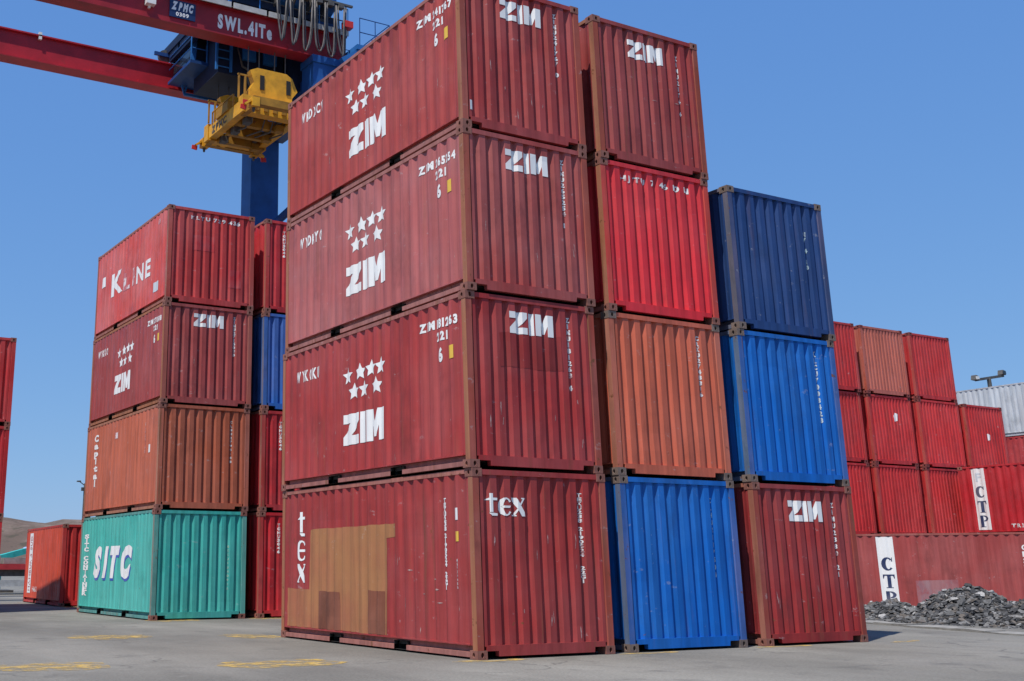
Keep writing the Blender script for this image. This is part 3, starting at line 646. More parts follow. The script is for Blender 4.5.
# worn yellow slot marks painted on the concrete
def yellow_material():
    n = NT('worn_yellow'); v = n.coord(out='Object')
    n.fin(n.mix(n.ramp(n.noise(v, 6, 5), 0.4, 0.7), (0.50, 0.33, 0.08), (0.38, 0.29, 0.15)), 0.8, None, 0.2)
    tr = n.n('ShaderNodeBsdfTransparent'); mx = n.n('ShaderNodeMixShader')
    n.l(n.ramp(n.noise(v, 3.3, 9, 0.75), 0.42, 0.60, 0, 0.9), mx.inputs[0]); n.l(tr.outputs[0], mx.inputs[1]); n.l(n.b.outputs[0], mx.inputs[2])
    n.l(mx.outputs[0], n.out.inputs[0]); return n.m
YM = yellow_material()
mr = random.Random(11)
marks = [(-5.4, 1.75, 1.7, 0.42, 0.05, 'worn yellow paint mark on the concrete, nearest the left corner'), (-2.7, 7.55, 1.5, 0.5, 0.0, 'worn yellow paint mark on the concrete in front of the teal container'),
         (-0.35, 6.5, 1.1, 0.5, 0.1, 'worn yellow paint mark behind the far foot of the patched container'), (-2.6, 0.75, 1.9, 0.42, -0.1, 'worn yellow paint mark on the concrete left of the patched container'),
         (0.1, -0.12, 1.3, 0.30, 0.0, 'worn yellow paint line under the near corner of the patched container'), (3.0, -0.10, 1.3, 0.24, 0.0, 'worn yellow paint line along the blue container foot'),
         (5.95, -0.06, 1.5, 0.26, 0.0, 'worn yellow paint line along the right maroon container foot'), (0.7, 13.45, 1.4, 0.5, 0, 'worn yellow paint line at the teal container foot'),
         (3.2, 13.40, 1.2, 0.4, 0, 'worn yellow paint line at the foot of the half hidden red container'), (1.7, 23.6, 1.6, 0.5, 0, 'worn yellow paint line at the orange red container foot'), (8.8, -0.15, 1.0, 0.2, 0.2, 'faint yellow paint line right of the front row')]
for x, y, lx, ly, a, lb in marks:
    if y > 0.5: ly *= 3.2
    n_ = 18; pts = [(math.copysign(abs(math.cos(t))**0.6, math.cos(t))*lx/2*mr.uniform(0.75, 1.05), math.copysign(abs(math.sin(t))**0.6, math.sin(t))*ly/2*mr.uniform(0.6, 1.1)) for t in [2*math.pi*k/n_ for k in range(n_)]]
    o = MB().add([(p[0], p[1], 0.0) for p in pts], [tuple(range(n_))]).build('paint_mark', YM); o.location = (x, y, 0.004); o.rotation_euler[2] = a
    tag(o, lb, 'paint mark', 'worn yellow slot marks')

# broken concrete edging before the rubble
KERB = plain((0.235, 0.225, 0.205), 0.9, 0.25, 5, bump=0.5)
kr = random.Random(4); ke = tag(empty('kerb', (0, 0, 0)), kind='structure')
p0, p1 = Vector((15.0, 7.6)), Vector((11.7, -2.6)); d = (p1-p0).normalized(); nrm = Vector((-d.y, d.x)); t = 0
while t < (p1-p0).length:
    ln_ = kr.uniform(0.7, 1.2); a = p0+d*t; hgt = kr.uniform(0.03, 0.075); wd = kr.uniform(0.42, 0.6); o_ = kr.uniform(-0.06, 0.06)
    q = [a+nrm*(o_-wd/2+kr.uniform(-.05,.05)), a+nrm*(o_-wd/6), a+nrm*(o_+wd/2+kr.uniform(-.05,.05)), a+d*ln_*0.5+nrm*(o_+wd/2+kr.uniform(-.07,.07)), a+d*ln_*0.97+nrm*(o_+wd/2+kr.uniform(-.05,.05)), a+d*ln_*0.97+nrm*(o_-wd/2+kr.uniform(-.05,.05)), a+d*ln_*0.5+nrm*(o_-wd/2+kr.uniform(-.07,.07))]
    mb = MB().prism([(v.x, v.y) for v in q], 'z', -0.02, hgt)
    for i in range(7, 14): mb.v[i] = (mb.v[i][0]*1, mb.v[i][1], hgt*kr.uniform(0.6, 1.1))
    mb.build('kerb_stone', KERB, ke); t += ln_

# ------------------------------------------------------------------ rubble heap
rr = random.Random(21)
def heap_z(x, y):
    u = (x-16.55-0.10*(y-3))
    a = 0.82*math.exp(-((y-3.7)/1.35)**2)*math.exp(-(u/1.25)**2)
    b = 0.66*math.exp(-((y-1.7)/1.8)**2)*math.exp(-((u-0.2)/1.15)**2)
    c = 0.46*math.exp(-((y-5.9)/1.1)**2)*math.exp(-((u+0.1)/0.95)**2)
    e = 0.55*math.exp(-((y-4.0)/0.9)**2)*math.exp(-((u)/1.0)**2)
    return max(a, b, c, e)*(1+0.12*noise.noise(Vector((x*1.7, y*1.7, 0)))) - 0.06
heap = empty('rubble_heap', (16.4, 3.0, 0)); tag(heap, 'heap of broken grey slate rubble in front of the maroon container', 'rubble heap')
STONES = [plain(c, 0.85, 0.3, 9, bump=0.4) for c in ((0.150, 0.147, 0.144), (0.085, 0.084, 0.084), (0.24, 0.235, 0.228), (0.040, 0.040, 0.042), (0.115, 0.10, 0.088), (0.31, 0.30, 0.29))]
m = MB(); nx, ny = 26, 50
for j in range(ny+1):
    for i in range(nx+1):
        x = 14.2+4.8*i/nx; y = -3.0+11.0*j/ny; m.v.append((x-16.4, y-3.0, max(heap_z(x, y)-0.03, -0.05)))
m.f = [(j*(nx+1)+i, j*(nx+1)+i+1, (j+1)*(nx+1)+i+1, (j+1)*(nx+1)+i) for j in range(ny) for i in range(nx)]
m.build('core', STONES[3], heap)
def slab(mb, sz, r):
    """angular flat chip"""
    k = r.choice((4, 5, 5, 6)); a0 = r.uniform(0, 6.28); el_ = r.uniform(0.45, 0.9); th = sz*r.uniform(0.14, 0.34)
    lo = []; hi = []
    for i in range(k):
        a = a0+2*math.pi*i/k+r.uniform(-.35, .35); q = sz*0.5*r.uniform(0.75, 1.1)
        lo.append((math.cos(a)*q, math.sin(a)*q*el_, -th/2*r.uniform(.6, 1.2))); s2 = r.uniform(.72, 1.0)
        hi.append((math.cos(a)*q*s2, math.sin(a)*q*el_*s2, th/2*r.uniform(.6, 1.2)))
    mb.add(lo+hi, [tuple(range(k)), tuple(range(2*k-1, k-1, -1))]+[(i, (i+1) % k, k+(i+1) % k, k+i) for i in range(k)])
protos = []
for i in range(14):
    mb = MB(); slab(mb, 1.0, rr); protos.append(mb)
pm_ = [p.mesh('stone') for p in protos]
def stone_xf(x, y, sz, lift):
    e = 0.06; n_ = Vector((-(heap_z(x+e, y)-heap_z(x-e, y))/(2*e), -(heap_z(x, y+e)-heap_z(x, y-e))/(2*e), 1)).normalized()
    n_ = (n_ + Vector((rr.gauss(0, .38), rr.gauss(0, .38), 0))).normalized()
    q = n_.to_track_quat('Z', 'Y').to_matrix().to_4x4() @ Matrix.Rotation(rr.uniform(0, 6.28), 4, 'Z')
    return Matrix.Translation((x-16.4, y-3.0, max(heap_z(x, y), 0.0)+lift)) @ q @ Matrix.Diagonal((sz, sz, sz, 1))
cnt = 0
while cnt < 290:
    x = rr.uniform(14.6, 17.1); y = rr.uniform(-0.6, 7.4)
    if heap_z(x, y) < 0.02 or rr.random() < 0.15*(x-14.6): continue
    sz = rr.uniform(0.12, 0.27)
    o = obj('stone', rr.choice(pm_), rr.choice(STONES+[STONES[0], STONES[1], STONES[1], STONES[3]]), heap); o.matrix_local = stone_xf(x, y, sz, 0.02); cnt += 1
for g in range(4):
    mb = MB(); c = 0
    while c < 1100:
        x = rr.uniform(14.3, 18.6); y = rr.uniform(-2.6, 7.9)
        hz_ = heap_z(x, y)
        if hz_ < -0.045 or (hz_ < 0.0 and rr.random() < 0.7): continue
        pr = rr.choice(protos); M4 = stone_xf(x, y, rr.uniform(0.05, 0.18), rr.uniform(-0.02, 0.015))
        mb.add([M4 @ Vector(v) for v in pr.v], pr.f); c += 1
    tag(mb.build('rubble_pieces', (STONES[0], STONES[1], STONES[3], STONES[4])[g], heap), kind='stuff')

# ------------------------------------------------------------------ gantry crane
RED = plain((0.40, 0.014, 0.024), 0.45, 0.2, 1.2, 0.05); RED_SHADED = plain((0.29, 0.012, 0.02), 0.5, 0.25, 1.2, 0.1)  # second red: near girder, walkway's shade put into the colour
BLUE = plain((0.010, 0.052, 0.19), 0.5, 0.2, 1.5, 0.03)
BLUE_L = plain((0.022, 0.14, 0.40), 0.5, 0.2, 1.5, 0.03)
LEGB = plain((0.013, 0.080, 0.28), 0.5, 0.2, 1.5, 0.03)
BLUE_SHADED = plain((0.006, 0.014, 0.045), 0.6, 0.25, 1.5)  # crane blue darkened in the colour for the shade under the trolley
GREY = plain((0.42, 0.41, 0.39), 0.6, 0.25, 2.5); STEEL = plain((0.09, 0.085, 0.08), 0.6, 0.3, 6, 0.3)
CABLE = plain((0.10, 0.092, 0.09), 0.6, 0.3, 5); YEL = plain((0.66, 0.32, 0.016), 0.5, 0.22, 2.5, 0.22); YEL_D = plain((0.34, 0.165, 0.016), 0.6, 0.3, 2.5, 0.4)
GLASS = plain((0.015, 0.02, 0.028), 0.12, 0.1, 2, spec=0.6, bump=0.02); LAMP = plain((0.75, 0.74, 0.70), 0.4, 0.1)
TOMATO = plain((0.55, 0.03, 0.025), 0.5, 0.1)
KS = 1.13       # girder underside at about 22.6 m
def kpos(x, y, z): return (CAM_POS.x+KS*(x-CAM_POS.x), CAM_POS.y+KS*(y-CAM_POS.y), KS*z)
crane = empty('gantry_crane', kpos(9.6, 25.4, 0)); crane.scale = (KS,)*3; tag(crane, 'red and blue gantry crane towering behind the left stack', 'crane')
OX, OY = 9.6, 25.4
class CB(MB):
    def build(s, name, mat, parent=None, **k):
        s.v = [(a-OX, b-OY, c) for a, b, c in s.v]; return super().build(name, mat, parent if parent is not None else crane, **k)
ZB = 20.1; YN, YF = 22.4, 28.0; GHT = 1.08; XL = -13.5; XR = 10.55
gird = []
for yy, nm in ((YN, 'near'), (YF, 'far')):
    s = CB(); s.box(XL, yy, ZB+0.05, XR, yy+0.55, ZB+GHT)
    s.box(XL, yy-0.09, ZB, XR, yy+0.62, ZB+0.05); s.box(XL, yy-0.12, ZB+GHT, XR, yy+0.66, ZB+GHT+0.06)
    for x in range(-12, 11, 2): s.box(x, yy-0.05, ZB+0.05, x+0.03, yy, ZB+0.16); 
    g = s.build('girder', RED_SHADED if nm == 'near' else RED); gird.append(g)
    s = CB(); s.box(XL, yy+0.23, ZB+GHT+0.06, XR, yy+0.33, ZB+GHT+0.19); r_ = s.build('rail', STEEL, g)
    s = CB()
    for k in range(60):
        x = XL+0.2+k*0.4
        if x < XR: s.box(x, yy+0.12, ZB+GHT+0.06, x+0.14, yy+0.44, ZB+GHT+0.13)
    tag(s.build('rail_clips', GREY, g), kind='stuff')
g = gird[0]
# lettering and sign on the near girder
def girder_art(fl, name, mat, y):
    mb = CB(); mb.add([(p[0], y, p[1]) for p in fl.v], fl.f); return mb.build(name, mat, g, recalc=False)
girder_art(Flat().text('SWL.41Te', 5.12, ZB+0.30, 0.54, 2.22, 'h', 0.14), 'lettering', WHITE, YN-0.012)
s = CB(); s.box(3.22, YN-0.05, ZB+0.27, 4.22, YN, ZB+0.95); s.build('sign_board', plain((0.012, 0.03, 0.10), 0.4, 0.1), g)
girder_art(Flat().text('ZPMC', 3.28, ZB+0.58, 0.30, 0.86, 'i', 0.10), 'lettering', WHITE, YN-0.058)
girder_art(Flat().text('0309', 3.46, ZB+0.34, 0.15, 0.5, 'b', 0.12), 'lettering', WHITE, YN-0.058)
girder_art(Flat().text('ZPMC', 0.25, ZB+0.72, 0.30, 0.9, 'b', 0.12), 'lettering', WHITE_WORN, YN-0.012)
s = CB(); s.box(2.28, YN-0.28, ZB+0.46, 2.62, YN-0.02, ZB+0.64); s.box(2.40, YN-0.10, ZB+0.36, 2.48, YN, ZB+1.0); s.build('floodlight', LAMP, g)
s = CB(); s.box(-0.12, YF-0.12, ZB+0.95, 0.0, YF, ZB+1.25); s.build('floodlight', LAMP, gird[1])
# walkway along the near girder with toe boards and rails
wk = CB().box(XL, YN-0.20, ZB+GHT+0.065, XR, YN+0.10, ZB+GHT+0.10).build('walkway', STEEL)
x = 4.2; 
while x < XR-0.2:
    CB().box(x, YN-0.25, ZB+GHT+0.02, min(x+1.35, XR), YN-0.205, ZB+GHT+0.24).build('toe_board', GREY, wk); x += 1.45
for x in [4.2+1.27*k for k in range(6)]:
    CB().tube([(x, YN-0.18, ZB+GHT+0.1), (x, YN-0.18, ZB+GHT+1.2)], 0.025).build('rail_post', BLUE_L, wk)
for zz in (0.65, 1.2): CB().tube([(4.2, YN-0.18, ZB+GHT+zz), (XR, YN-0.18, ZB+GHT+zz)], 0.022).build('hand_rail', STEEL, wk)
# hanging festoon cables
for k, (xa, w_, dp) in enumerate(((7.55, 0.5, 2.0), (8.05, 0.5, 2.1), (8.6, 0.45, 2.2), (9.15, 0.5, 2.1), (9.65, 0.45, 2.2), (10.1, 0.4, 2.1))):
    pts = []
    for i in range(15):
        t = i/14; a = math.pi*t
        pts.append((xa+w_*(t-0.5)*0.9 + 0.05*math.sin(6*t+k), YN-0.42-0.05*(k % 2), ZB+2.15-dp*math.sin(a)**0.55))
    CB().tube(pts, 0.036, 7).build('festoon_cable', CABLE, smooth=True)
    CB().tube([(p[0]+0.13, p[1]+0.09, p[2]+0.16) for p in pts], 0.03, 7).build('festoon_cable', CABLE, smooth=True)
    CB().box(xa-0.10, YN-0.50, ZB+2.10, xa+0.12, YN-0.26, ZB+2.28).build('cable_trolley', STEEL)
CB().box(6.4, YN-0.42, ZB+2.28, XR+0.1, YN-0.32, ZB+2.36).build('festoon_track', STEEL)
# legs, braces and cross beams
for xa in (9.02, XL+0.2):
    for yy in (YN, YF):
        s = CB(); s.box(xa, yy-0.20, 1.55, xa+1.28, yy+0.75, ZB); lg = s.build('leg', LEGB)
        CB().box(xa-0.05, yy-0.25, ZB-0.30, xa+1.33, yy+0.80, ZB-0.004).build('leg_cap', LEGB, lg)
    s = CB().box(xa+0.15, YN-2.2, 0.95, xa+1.55, YF+3.1, 1.55).build('sill_beam', BLUE)
    for yw in (YN-1.7, YN-0.4, YF+1.4, YF+2.7):
        wv_ = CB(); wv_.tube([(xa+0.45, yw, 0.75), (xa+1.25, yw, 0.75)], 0.75, 20); wv_.build('wheel', STEEL)
    CB().box(xa+0.2, YN+1.15, ZB-1.5, xa+1.45, YF-0.2, ZB-0.55).build('cross_beam', BLUE)
CB().tube([(9.6, YF-0.1, 14.4), (11.4, YF-2.6, 16.6)], 0.17, 8).build('brace', BLUE)
# end platform with rails
pl = CB().box(10.56, YN-0.9, ZB+0.30, 12.1, YN+1.9, ZB+0.50).build('end_platform', BLUE_L)
CB().bar((10.0, YN-0.7, ZB-0.3), (11.3, YN-0.7, ZB+0.62), 0.22, 0.30).build('bracket', BLUE_L, pl)
CB().bar((10.5, YN+1.5, ZB-0.3), (11.9, YN+1.5, ZB+0.3), 0.2, 0.26).build('bracket', BLUE_L, pl)
for xq, yq in ((10.7, YN-0.85), (11.4, YN-0.85), (12.05, YN-0.85), (12.05, YN+0.5), (12.05, YN+1.85), (11.2, YN+1.85)):
    CB().tube([(xq, yq, ZB+0.5), (xq, yq, ZB+1.65)], 0.022).build('rail_post', BLUE, pl)
for zz in (1.05, 1.65): CB().tube([(10.7, YN-0.85, ZB+zz), (12.05, YN-0.85, ZB+zz), (12.05, YN+1.85, ZB+zz), (11.2, YN+1.85, ZB+zz)], 0.02).build('hand_rail', BLUE, pl)
CB().box(10.25, YN-0.5, ZB+1.35, 10.62, YN-0.2, ZB+1.62).build('warning_lamp', TOMATO)

# trolley on the girders
trolley = empty('crane_trolley', kpos(7.2, 25.4, ZB+GHT)); trolley.scale = (KS,)*3; tag(trolley, 'dark blue hoist trolley with operator cabin riding on the crane girders', 'crane trolley')
class TB(MB):
    def build(s, name, mat, parent=None, **k):
        s.v = [(a-7.2, b-25.4, c-ZB-GHT) for a, b, c in s.v]; return super().build(name, mat, parent if parent is not None else trolley, **k)
ZD = ZB+GHT+0.55
s = TB(); s.box(5.25, YN+0.2, ZD, 10.3, YF+0.8, ZD+0.35)
for x in (5.3, 6.2, 7.7, 9.2, 10.0): s.box(x, YN+1.0, ZD-0.45, x+0.22, YF-0.05, ZD-0.004)
for y in (24.0, 25.3, 26.8): s.box(5.3, y, ZD-0.30, 10.2, y+0.18, ZD-0.006)
s.build('deck_frame', BLUE_SHADED)
for x in (5.2, 9.6):
    for y in (YN+0.28, YF+0.28):
        TB().tube([(x, y-0.09, ZB+GHT+0.46), (x, y+0.09, ZB+GHT+0.46)], 0.28, 16).build('wheel', STEEL)
        TB().box(x-0.5, y-0.2, ZB+GHT+0.40, x+0.5, y-0.10, ZD).build('bogie_plate', BLUE)
TB().box(5.5, YN-0.05, ZD+0.36, 7.2, YN+2.2, ZD+2.2).build('machine_house', BLUE_L)
TB().box(7.35, YN+1.3, ZD+0.36, 10.0, YN+3.2, ZD+1.9).build('machine_house', BLUE)
for x in (7.75, 8.45, 9.15, 9.8):
    TB().tube([(x-0.20, YN+0.35, ZD+0.95), (x+0.20, YN+0.35, ZD+0.95)], 0.62, 18).build('cable_drum', BLUE_L)
    TB().tube([(x-0.27, YN+0.35, ZD+0.95), (x-0.21, YN+0.35, ZD+0.95)], 0.78, 18).build('drum_flange', STEEL)
# machinery slung below the deck
TB().box(6.0, 24.4, ZB-0.5, 8.8, 26.9, ZD-0.46).build('hoist_housing', BLUE_SHADED)
TB().box(8.85, 23.7, ZB-0.9, 10.2, 26.6, ZD-0.46).build('cable_basket', BLUE_SHADED)
for k in range(1, 7):      # open truss under the deck edge
    x = 4.7+0.8*k; TB().bar((x, YF-0.3, ZD-0.4), (x+0.4, YF-0.3, ZB-0.2), 0.07).build('strut', BLUE_L); TB().bar((x+0.4, YF-0.3, ZB-0.2), (x+0.8, YF-0.3, ZD-0.4), 0.07).build('strut', BLUE_L)
TB().bar((5.9, YF-0.3, ZB-0.2), (10.2, YF-0.3, ZB-0.2), 0.12).build('chord', BLUE_L)
for x in (5.9, 6.5): TB().bar((x, 24.3, ZB-0.45), (x, 24.3, ZD-0.4), 0.09).build('ladder_rail', BLUE_L)
for k in range(6): TB().bar((5.9, 24.28, ZB-0.3+0.35*k), (6.5, 24.28, ZB-0.3+0.35*k), 0.04).build('ladder_rung', BLUE_L)
TB().tube([(6.6, 24.35, ZB+1.3), (7.0, 24.3, ZB-0.1), (7.6, 24.3, ZB-0.35), (8.3, 24.3, ZB-0.1), (8.6, 24.35, ZB+1.2)], 0.05, 7).build('power_cable', CABLE, smooth=True)
for x in (7.0, 7.9): TB().box(x, 24.25, ZB+0.2, x+0.55, 24.395, ZB+0.9).build('cable_box', BLUE_L)
# operator cabin
CX, CY, CZ = 1.2, 1.9, 1.45
class KB(TB):
    def build(s, *a, **k):
        s.v = [(p[0]+CX, p[1]+CY, p[2]+CZ) for p in s.v]; return super().build(*a, **k)
cab = KB().prism([(23.9, 18.95), (25.9, 18.95), (25.9, 21.2), (23.9, 21.2)], 'x', 5.0, 5.9).build('cabin', LEGB)
KB().prism([(4.25, 18.95), (5.0, 18.95), (5.0, 21.1), (4.75, 21.1), (4.30, 19.9)], 'y', 23.92, 25.88).build('cabin_front', BLUE_L, cab)
for a, b in (((4.20, 19.05), (4.235, 19.85)), ((4.27, 19.98), (4.66, 20.95))):
    KB().add([(a[0], 24.0, a[1]), (a[0], 25.8, a[1]), (b[0], 25.8, b[1]), (b[0], 24.0, b[1]), (a[0]+.06, 24.0, a[1]), (a[0]+.06, 25.8, a[1]), (b[0]+.06, 25.8, b[1]), (b[0]+.06, 24.0, b[1])], [(0,1,2,3),(4,5,6,7),(0,1,5,4),(1,2,6,5),(2,3,7,6),(3,0,4,7)]).build('window', GLASS, cab)
KB().prism([(4.42, 19.15), (4.95, 19.15), (4.95, 20.2), (4.48, 20.2)], 'y', 23.86, 23.90).build('window', GLASS, cab)
KB().box(5.1, 23.86, 19.6, 5.8, 23.895, 20.6).build('window', GLASS, cab)
KB().box(4.05, 23.5, 18.80, 6.0, 26.0, 18.92).build('cabin_deck', BLUE, cab)
for xq in (4.08, 4.75, 5.4, 5.95): KB().tube([(xq, 23.52, 18.92), (xq, 23.52, 20.0)], 0.028).build('rail_post', BLUE_L, cab)
for zz in (19.45, 20.0): KB().tube([(4.08, 25.95, zz), (4.08, 23.52, zz), (5.95, 23.52, zz)], 0.025).build('hand_rail', BLUE_L, cab)
for xq in (5.3, 6.3): KB().bar((xq, 24.9, 18.9), (xq, 24.9, ZD-CZ), 0.16).build('hanger', BLUE_L, cab)
KB().box(4.9, 23.35, 18.72, 5.35, 23.6, 18.86).build('floodlight', LAMP, cab)
s = KB(); s.tube([(4.15, 25.0, 21.1), (4.15, 25.0, 22.3)], 0.02); s.build('antenna', STEEL, cab)
KB().tube([(4.05, 24.2, 20.9), (4.05, 24.2, 21.9), (4.9, 24.2, 21.9)], 0.022).build('hand_rail', STEEL, cab)

# spreader
spreader = empty('container_spreader', kpos(7.3, 24.6, 17.0)); spreader.scale = (KS,)*3; tag(spreader, 'yellow container spreader hanging under the crane trolley', 'spreader')
class SB(MB):
    def build(s, name, mat, parent=None, **k):
        s.v = [(a-7.3, b-24.6, c-17.0) for a, b, c in s.v]; return super().build(name, mat, parent if parent is not None else spreader, **k)
X0, X1 = 6.06, 8.50; Y0, Y1 = 22.0, 25.75
for xa in (X0, X1-0.36):
    b = SB(); b.box(xa, Y0+0.4, 17.16, xa+0.30, Y1-0.5, 17.64); b.build('side_beam', YEL)
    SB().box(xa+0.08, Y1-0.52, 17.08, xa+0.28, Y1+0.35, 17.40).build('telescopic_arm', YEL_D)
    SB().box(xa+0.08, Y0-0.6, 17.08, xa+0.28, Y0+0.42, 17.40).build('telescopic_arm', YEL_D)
for ya, yb in ((Y0-0.0, Y0+0.40), (Y1-0.45, Y1-0.05)):
    SB().box(X0-0.03, ya, 17.12, X1+0.03, yb, 17.78).build('cross_beam', YEL)
for ya in (Y0-0.75, Y1+0.15):
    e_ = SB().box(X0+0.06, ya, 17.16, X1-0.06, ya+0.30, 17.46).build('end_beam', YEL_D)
    for xa in (X0, X1):
        sg = -1 if xa == X0 else 1
        SB().box(min(xa, xa-sg*0.3), ya-0.02, 17.06, max(xa, xa-sg*0.3), ya+0.32, 17.40).build('corner_block', YEL, e_)
        SB().tube([(xa-sg*0.15, ya+0.19, 16.90), (xa-sg*0.15, ya+0.19, 17.06)], [0.04, 0.07], 8).build('twistlock', STEEL, e_)
        SB().bar((xa, ya+0.15, 17.28), (xa+sg*0.26, ya+0.15, 17.08), 0.26, 0.07).build('flipper', YEL, e_)
        SB().bar((xa+sg*0.26, ya+0.15, 17.08), (xa+sg*0.28, ya+0.15, 16.92), 0.22, 0.06).build('flipper_tip', TOMATO, e_)
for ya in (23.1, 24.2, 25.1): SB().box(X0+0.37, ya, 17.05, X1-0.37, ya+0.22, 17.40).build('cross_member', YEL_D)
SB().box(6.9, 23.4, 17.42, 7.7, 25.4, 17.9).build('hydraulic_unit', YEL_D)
SB().tube([(7.9, 22.6, 17.3), (7.9, 25.9, 17.3)], 0.09, 8).build('hydraulic_cylinder', STEEL)
SB().tube([(6.7, 22.6, 17.25), (6.7, 25.9, 17.25)], 0.07, 8).build('hydraulic_cylinder', STEEL)
hexp = [(6.45, 17.8), (8.2, 17.8), (8.2, 18.15), (8.42, 18.45), (8.20, 18.95), (7.95, 19.1), (6.75, 19.1), (6.45, 18.95), (6.62, 18.5), (6.45, 18.2)]
for ya in (22.35, 25.2):
    hp = SB().prism(hexp, 'y', ya, ya+0.30).build('headblock_plate', YEL)
    for xa in (6.86, 7.95): SB().box(xa, ya-0.03, 18.25, xa+0.17, ya+0.0, 18.82).build('slot', DARK, hp)
    for xa in (6.9, 7.75): SB().tube([(xa, ya+0.36, 18.75), (xa, ya+0.46, 18.75)], 0.36, 16).build('sheave', STEEL, hp)
    for xa in (6.55, 7.0, 7.65, 8.1): SB().tube([(xa, ya+0.42, 18.75), (xa, ya+0.42, ZD-0.3)], 0.022, 5).build('hoist_rope', STEEL, hp)
    SB().bar((6.3, ya+0.1, 17.8), (6.3, ya+0.1, 18.75), 0.07).build('guard_post', YEL_D, hp)
    SB().bar((6.05, ya+0.1, 17.8), (6.05, ya+0.1, 18.75), 0.06).build('guard_post', YEL_D, hp)
    SB().bar((6.0, ya+0.1, 18.74), (6.5, ya+0.1, 18.74), 0.06).build('guard_rail', YEL_D, hp)
SB().box(6.75, 22.66, 17.9, 7.95, 25.19, 18.25).build('headblock_beam', YEL_D)
SB().box(5.98, 23.3, 17.62, 6.35, 24.4, 18.0).build('cable_box', YEL_D)
for k in range(5): SB().box(X0+0.45+0.36*k, Y0-0.03, 17.25, X0+0.62+0.36*k, Y0, 17.5).build('bracket', YEL_D)
for k, xx in enumerate((6.6, 7.25, 7.6, 8.1)): SB().tube([(xx, 22.5, 17.5), (xx+0.1, 23.2, 17.0), (xx-0.1, 24.0, 17.05), (xx+0.05, 25.3, 17.45)], 0.03, 6).build('hose', STEEL, smooth=True)
for ya in (22.6, 23.7, 24.8): SB().box(6.45, ya, 16.98, 6.7, ya+0.35, 17.2).build('valve_box', STEEL); SB().box(7.8, ya+0.2, 16.95, 8.1, ya+0.5, 17.2).build('valve_box', YEL_D)
for ya in (22.9, 23.9, 24.9): SB().bar((X0-0.02, ya, 17.62), (X0-0.02, ya, 18.1), 0.05).build('guard_post', YEL_D)
SB().bar((X0-0.02, 22.9, 18.1), (X0-0.02, 24.9, 18.1), 0.045).build('guard_rail', YEL_D)
fl = Flat().text('ZPMC', 0, 17.25, 0.28, 1.4, 'b')
SB().add([(X0-0.012, 24.95-p[0], p[1]) for p in fl.v], fl.f).build('lettering', BLACK_INK, recalc=False)
SB().box(6.02, 21.95, 17.35, 6.2, 22.0, 17.55).build('marker_plate', TOMATO)

# ------------------------------------------------------------------ far things on the left
mast = empty('lamp_mast', (7.75, 45, 0)); tag(mast, 'thin lamp mast far behind the brown and teal containers', 'lamp mast')
MB().tube([(0, 0, 0), (0, 0, 5.4)], [0.07, 0.04], 8).build('pole', STEEL, mast)
MB().tube([(0, 0, 5.3), (-0.28, 0, 5.5)], 0.025, 6).build('arm', STEEL, mast)
MB().prism([(-0.42, 5.47), (-0.2, 5.46), (-0.22, 5.54), (-0.40, 5.53)], 'y', -0.06, 0.06).build('lamp_head', STEEL, mast)
MB().box(-0.15, -0.08, 5.02, -0.03, 0.08, 5.2).build('junction_box', STEEL, mast)
# flatbed trailer
tr = empty('flatbed_trailer', (4.6, 42, 0)); tag(tr, 'red flatbed trailer with bundled load, far left behind the orange red container', 'trailer')
MB().box(-5.5, 0, 1.12, 5.5, 2.4, 1.38).build('bed', plain((0.40, 0.03, 0.035), 0.6), tr)
MB().box(-5.3, 0.3, 0.82, 5.3, 2.1, 1.115).build('chassis', STEEL, tr)
MB().box(-5.0, 0.05, 0.36, 5.0, 0.12, 0.66).build('side_guard', plain((0.40, 0.40, 0.39), 0.6), tr)
for xw in (-4.6, -3.4, -2.2, 1.9, 3.1, 4.3):
    wl = MB().tube([(xw, 0.15, 0.48), (xw, 0.45, 0.48)], 0.48, 18).build('wheel', DARK, tr); MB().tube([(xw, 0.12, 0.48), (xw, 0.149, 0.48)], 0.24, 14).build('rim', GREY, wl)
for k in range(8): MB().box(-5.2+1.3*k, 0.3, 1.39, -4.05+1.3*k, 2.1, 1.66+0.04*(k % 3)).build('load_bundle', plain((0.26, 0.24, 0.22), 0.8), tr)
TEAL = plain((0.03, 0.34, 0.32), 0.6)
cv = empty('loading_conveyor', (4.0, 47, 0)); tag(cv, 'sloping teal conveyor boom far left above the trailer', 'conveyor')
MB().bar((-5.5, 0, 0.15), (1.5, 0, 2.05), 0.8, 0.28).build('boom', TEAL, cv)
MB().tube([(1.55, -0.45, 2.07), (1.55, 0.45, 2.07)], 0.18, 14).build('drum', plain((0.35, 0.45, 0.62), 0.5), cv)
for xw in (-4.2, 0.2): MB().bar((xw, 0, 0), (xw, 0, 0.45+0.27*(xw+4.2)), 0.16).build('support_leg', TEAL, cv)
MB().box(-4.8, -0.7, 0, 0.8, 0.7, 0.12).build('skid', STEEL, cv)
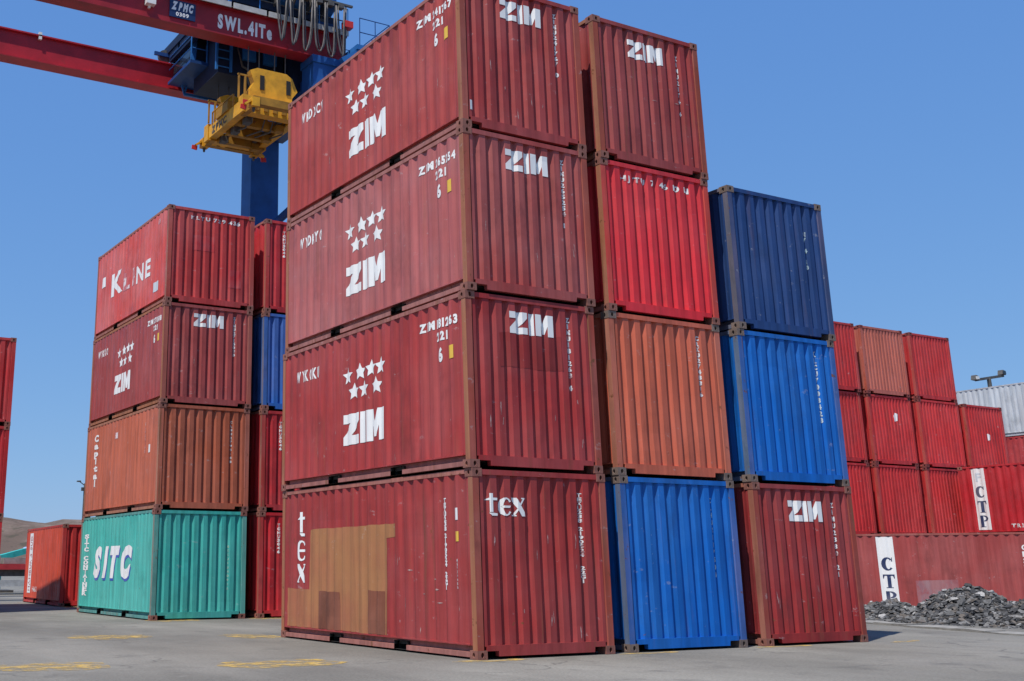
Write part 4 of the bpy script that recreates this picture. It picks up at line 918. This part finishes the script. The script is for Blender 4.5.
# hill
def hill_material():
    n = NT('dry_hill'); v = n.coord(out='Object')
    c = n.mix(n.ramp(n.noise(v, 0.03, 8, 0.65), 0.38, 0.62), (0.105, 0.078, 0.064), (0.17, 0.132, 0.112))
    c = n.mix(n.ramp(n.noise(v, 0.11, 8, 0.7), 0.52, 0.64, 0, 0.75), c, (0.06, 0.055, 0.04))
    return n.fin(c, 0.95, n.bump(n.noise(v, 0.08, 8), 0.6, 4), 0.1)
m = MB(); nx, ny = 60, 26
for j in range(ny+1):
    for i in range(nx+1):
        x = -320+620*i/nx; y = -190+400*j/ny
        h = 27*math.exp(-(x/150)**2-(y/95)**2) + 20*math.exp(-((x+170)/90)**2-((y-30)/90)**2)+16*math.exp(-((x-140)/80)**2-((y-20)/90)**2)
        h *= 1+0.22*noise.noise(Vector((x/55, y/55, 1.3)))+0.10*noise.noise(Vector((x/17, y/17, 4)))
        m.v.append((x, y, h-2.0))
m.f = [(j*(nx+1)+i, j*(nx+1)+i+1, (j+1)*(nx+1)+i+1, (j+1)*(nx+1)+i) for j in range(ny) for i in range(nx)]
hill = m.build('hill', hill_material(), smooth=True); hill.location = (150, 640, 0); tag(hill, kind='structure')

# ------------------------------------------------------------------ floodlight mast far right
fm = empty('floodlight_mast', (53.8, 25, SINK)); tag(fm, 'floodlight mast with two lamps above the pale grey container', 'floodlight mast')
z0 = -SINK
MB().tube([(0, 0, 0), (0, 0, 11.62+z0)], [0.22, 0.11], 10).build('pole', STEEL, fm)
MB().bar((-1.25, 0.0, 11.40+z0), (1.4, 0.0, 11.85+z0), 0.12, 0.15).build('crossbar', STEEL, fm)
for xx, zz in ((-1.30, 11.52), (1.30, 12.02)):
    lp = MB().prism([(xx-0.17, zz-0.12+z0), (xx+0.16, zz-0.14+z0), (xx+0.18, zz+0.09+z0), (xx-0.09, zz+0.14+z0)], 'y', -0.15, 0.15).build('lamp_housing', STEEL, fm)
    MB().bar((xx-0.14, -0.17, zz-0.03+z0), (xx+0.13, -0.17, zz+0.0+z0), 0.03, 0.17).build('lens', LAMP if xx < 0 else GLASS, lp)
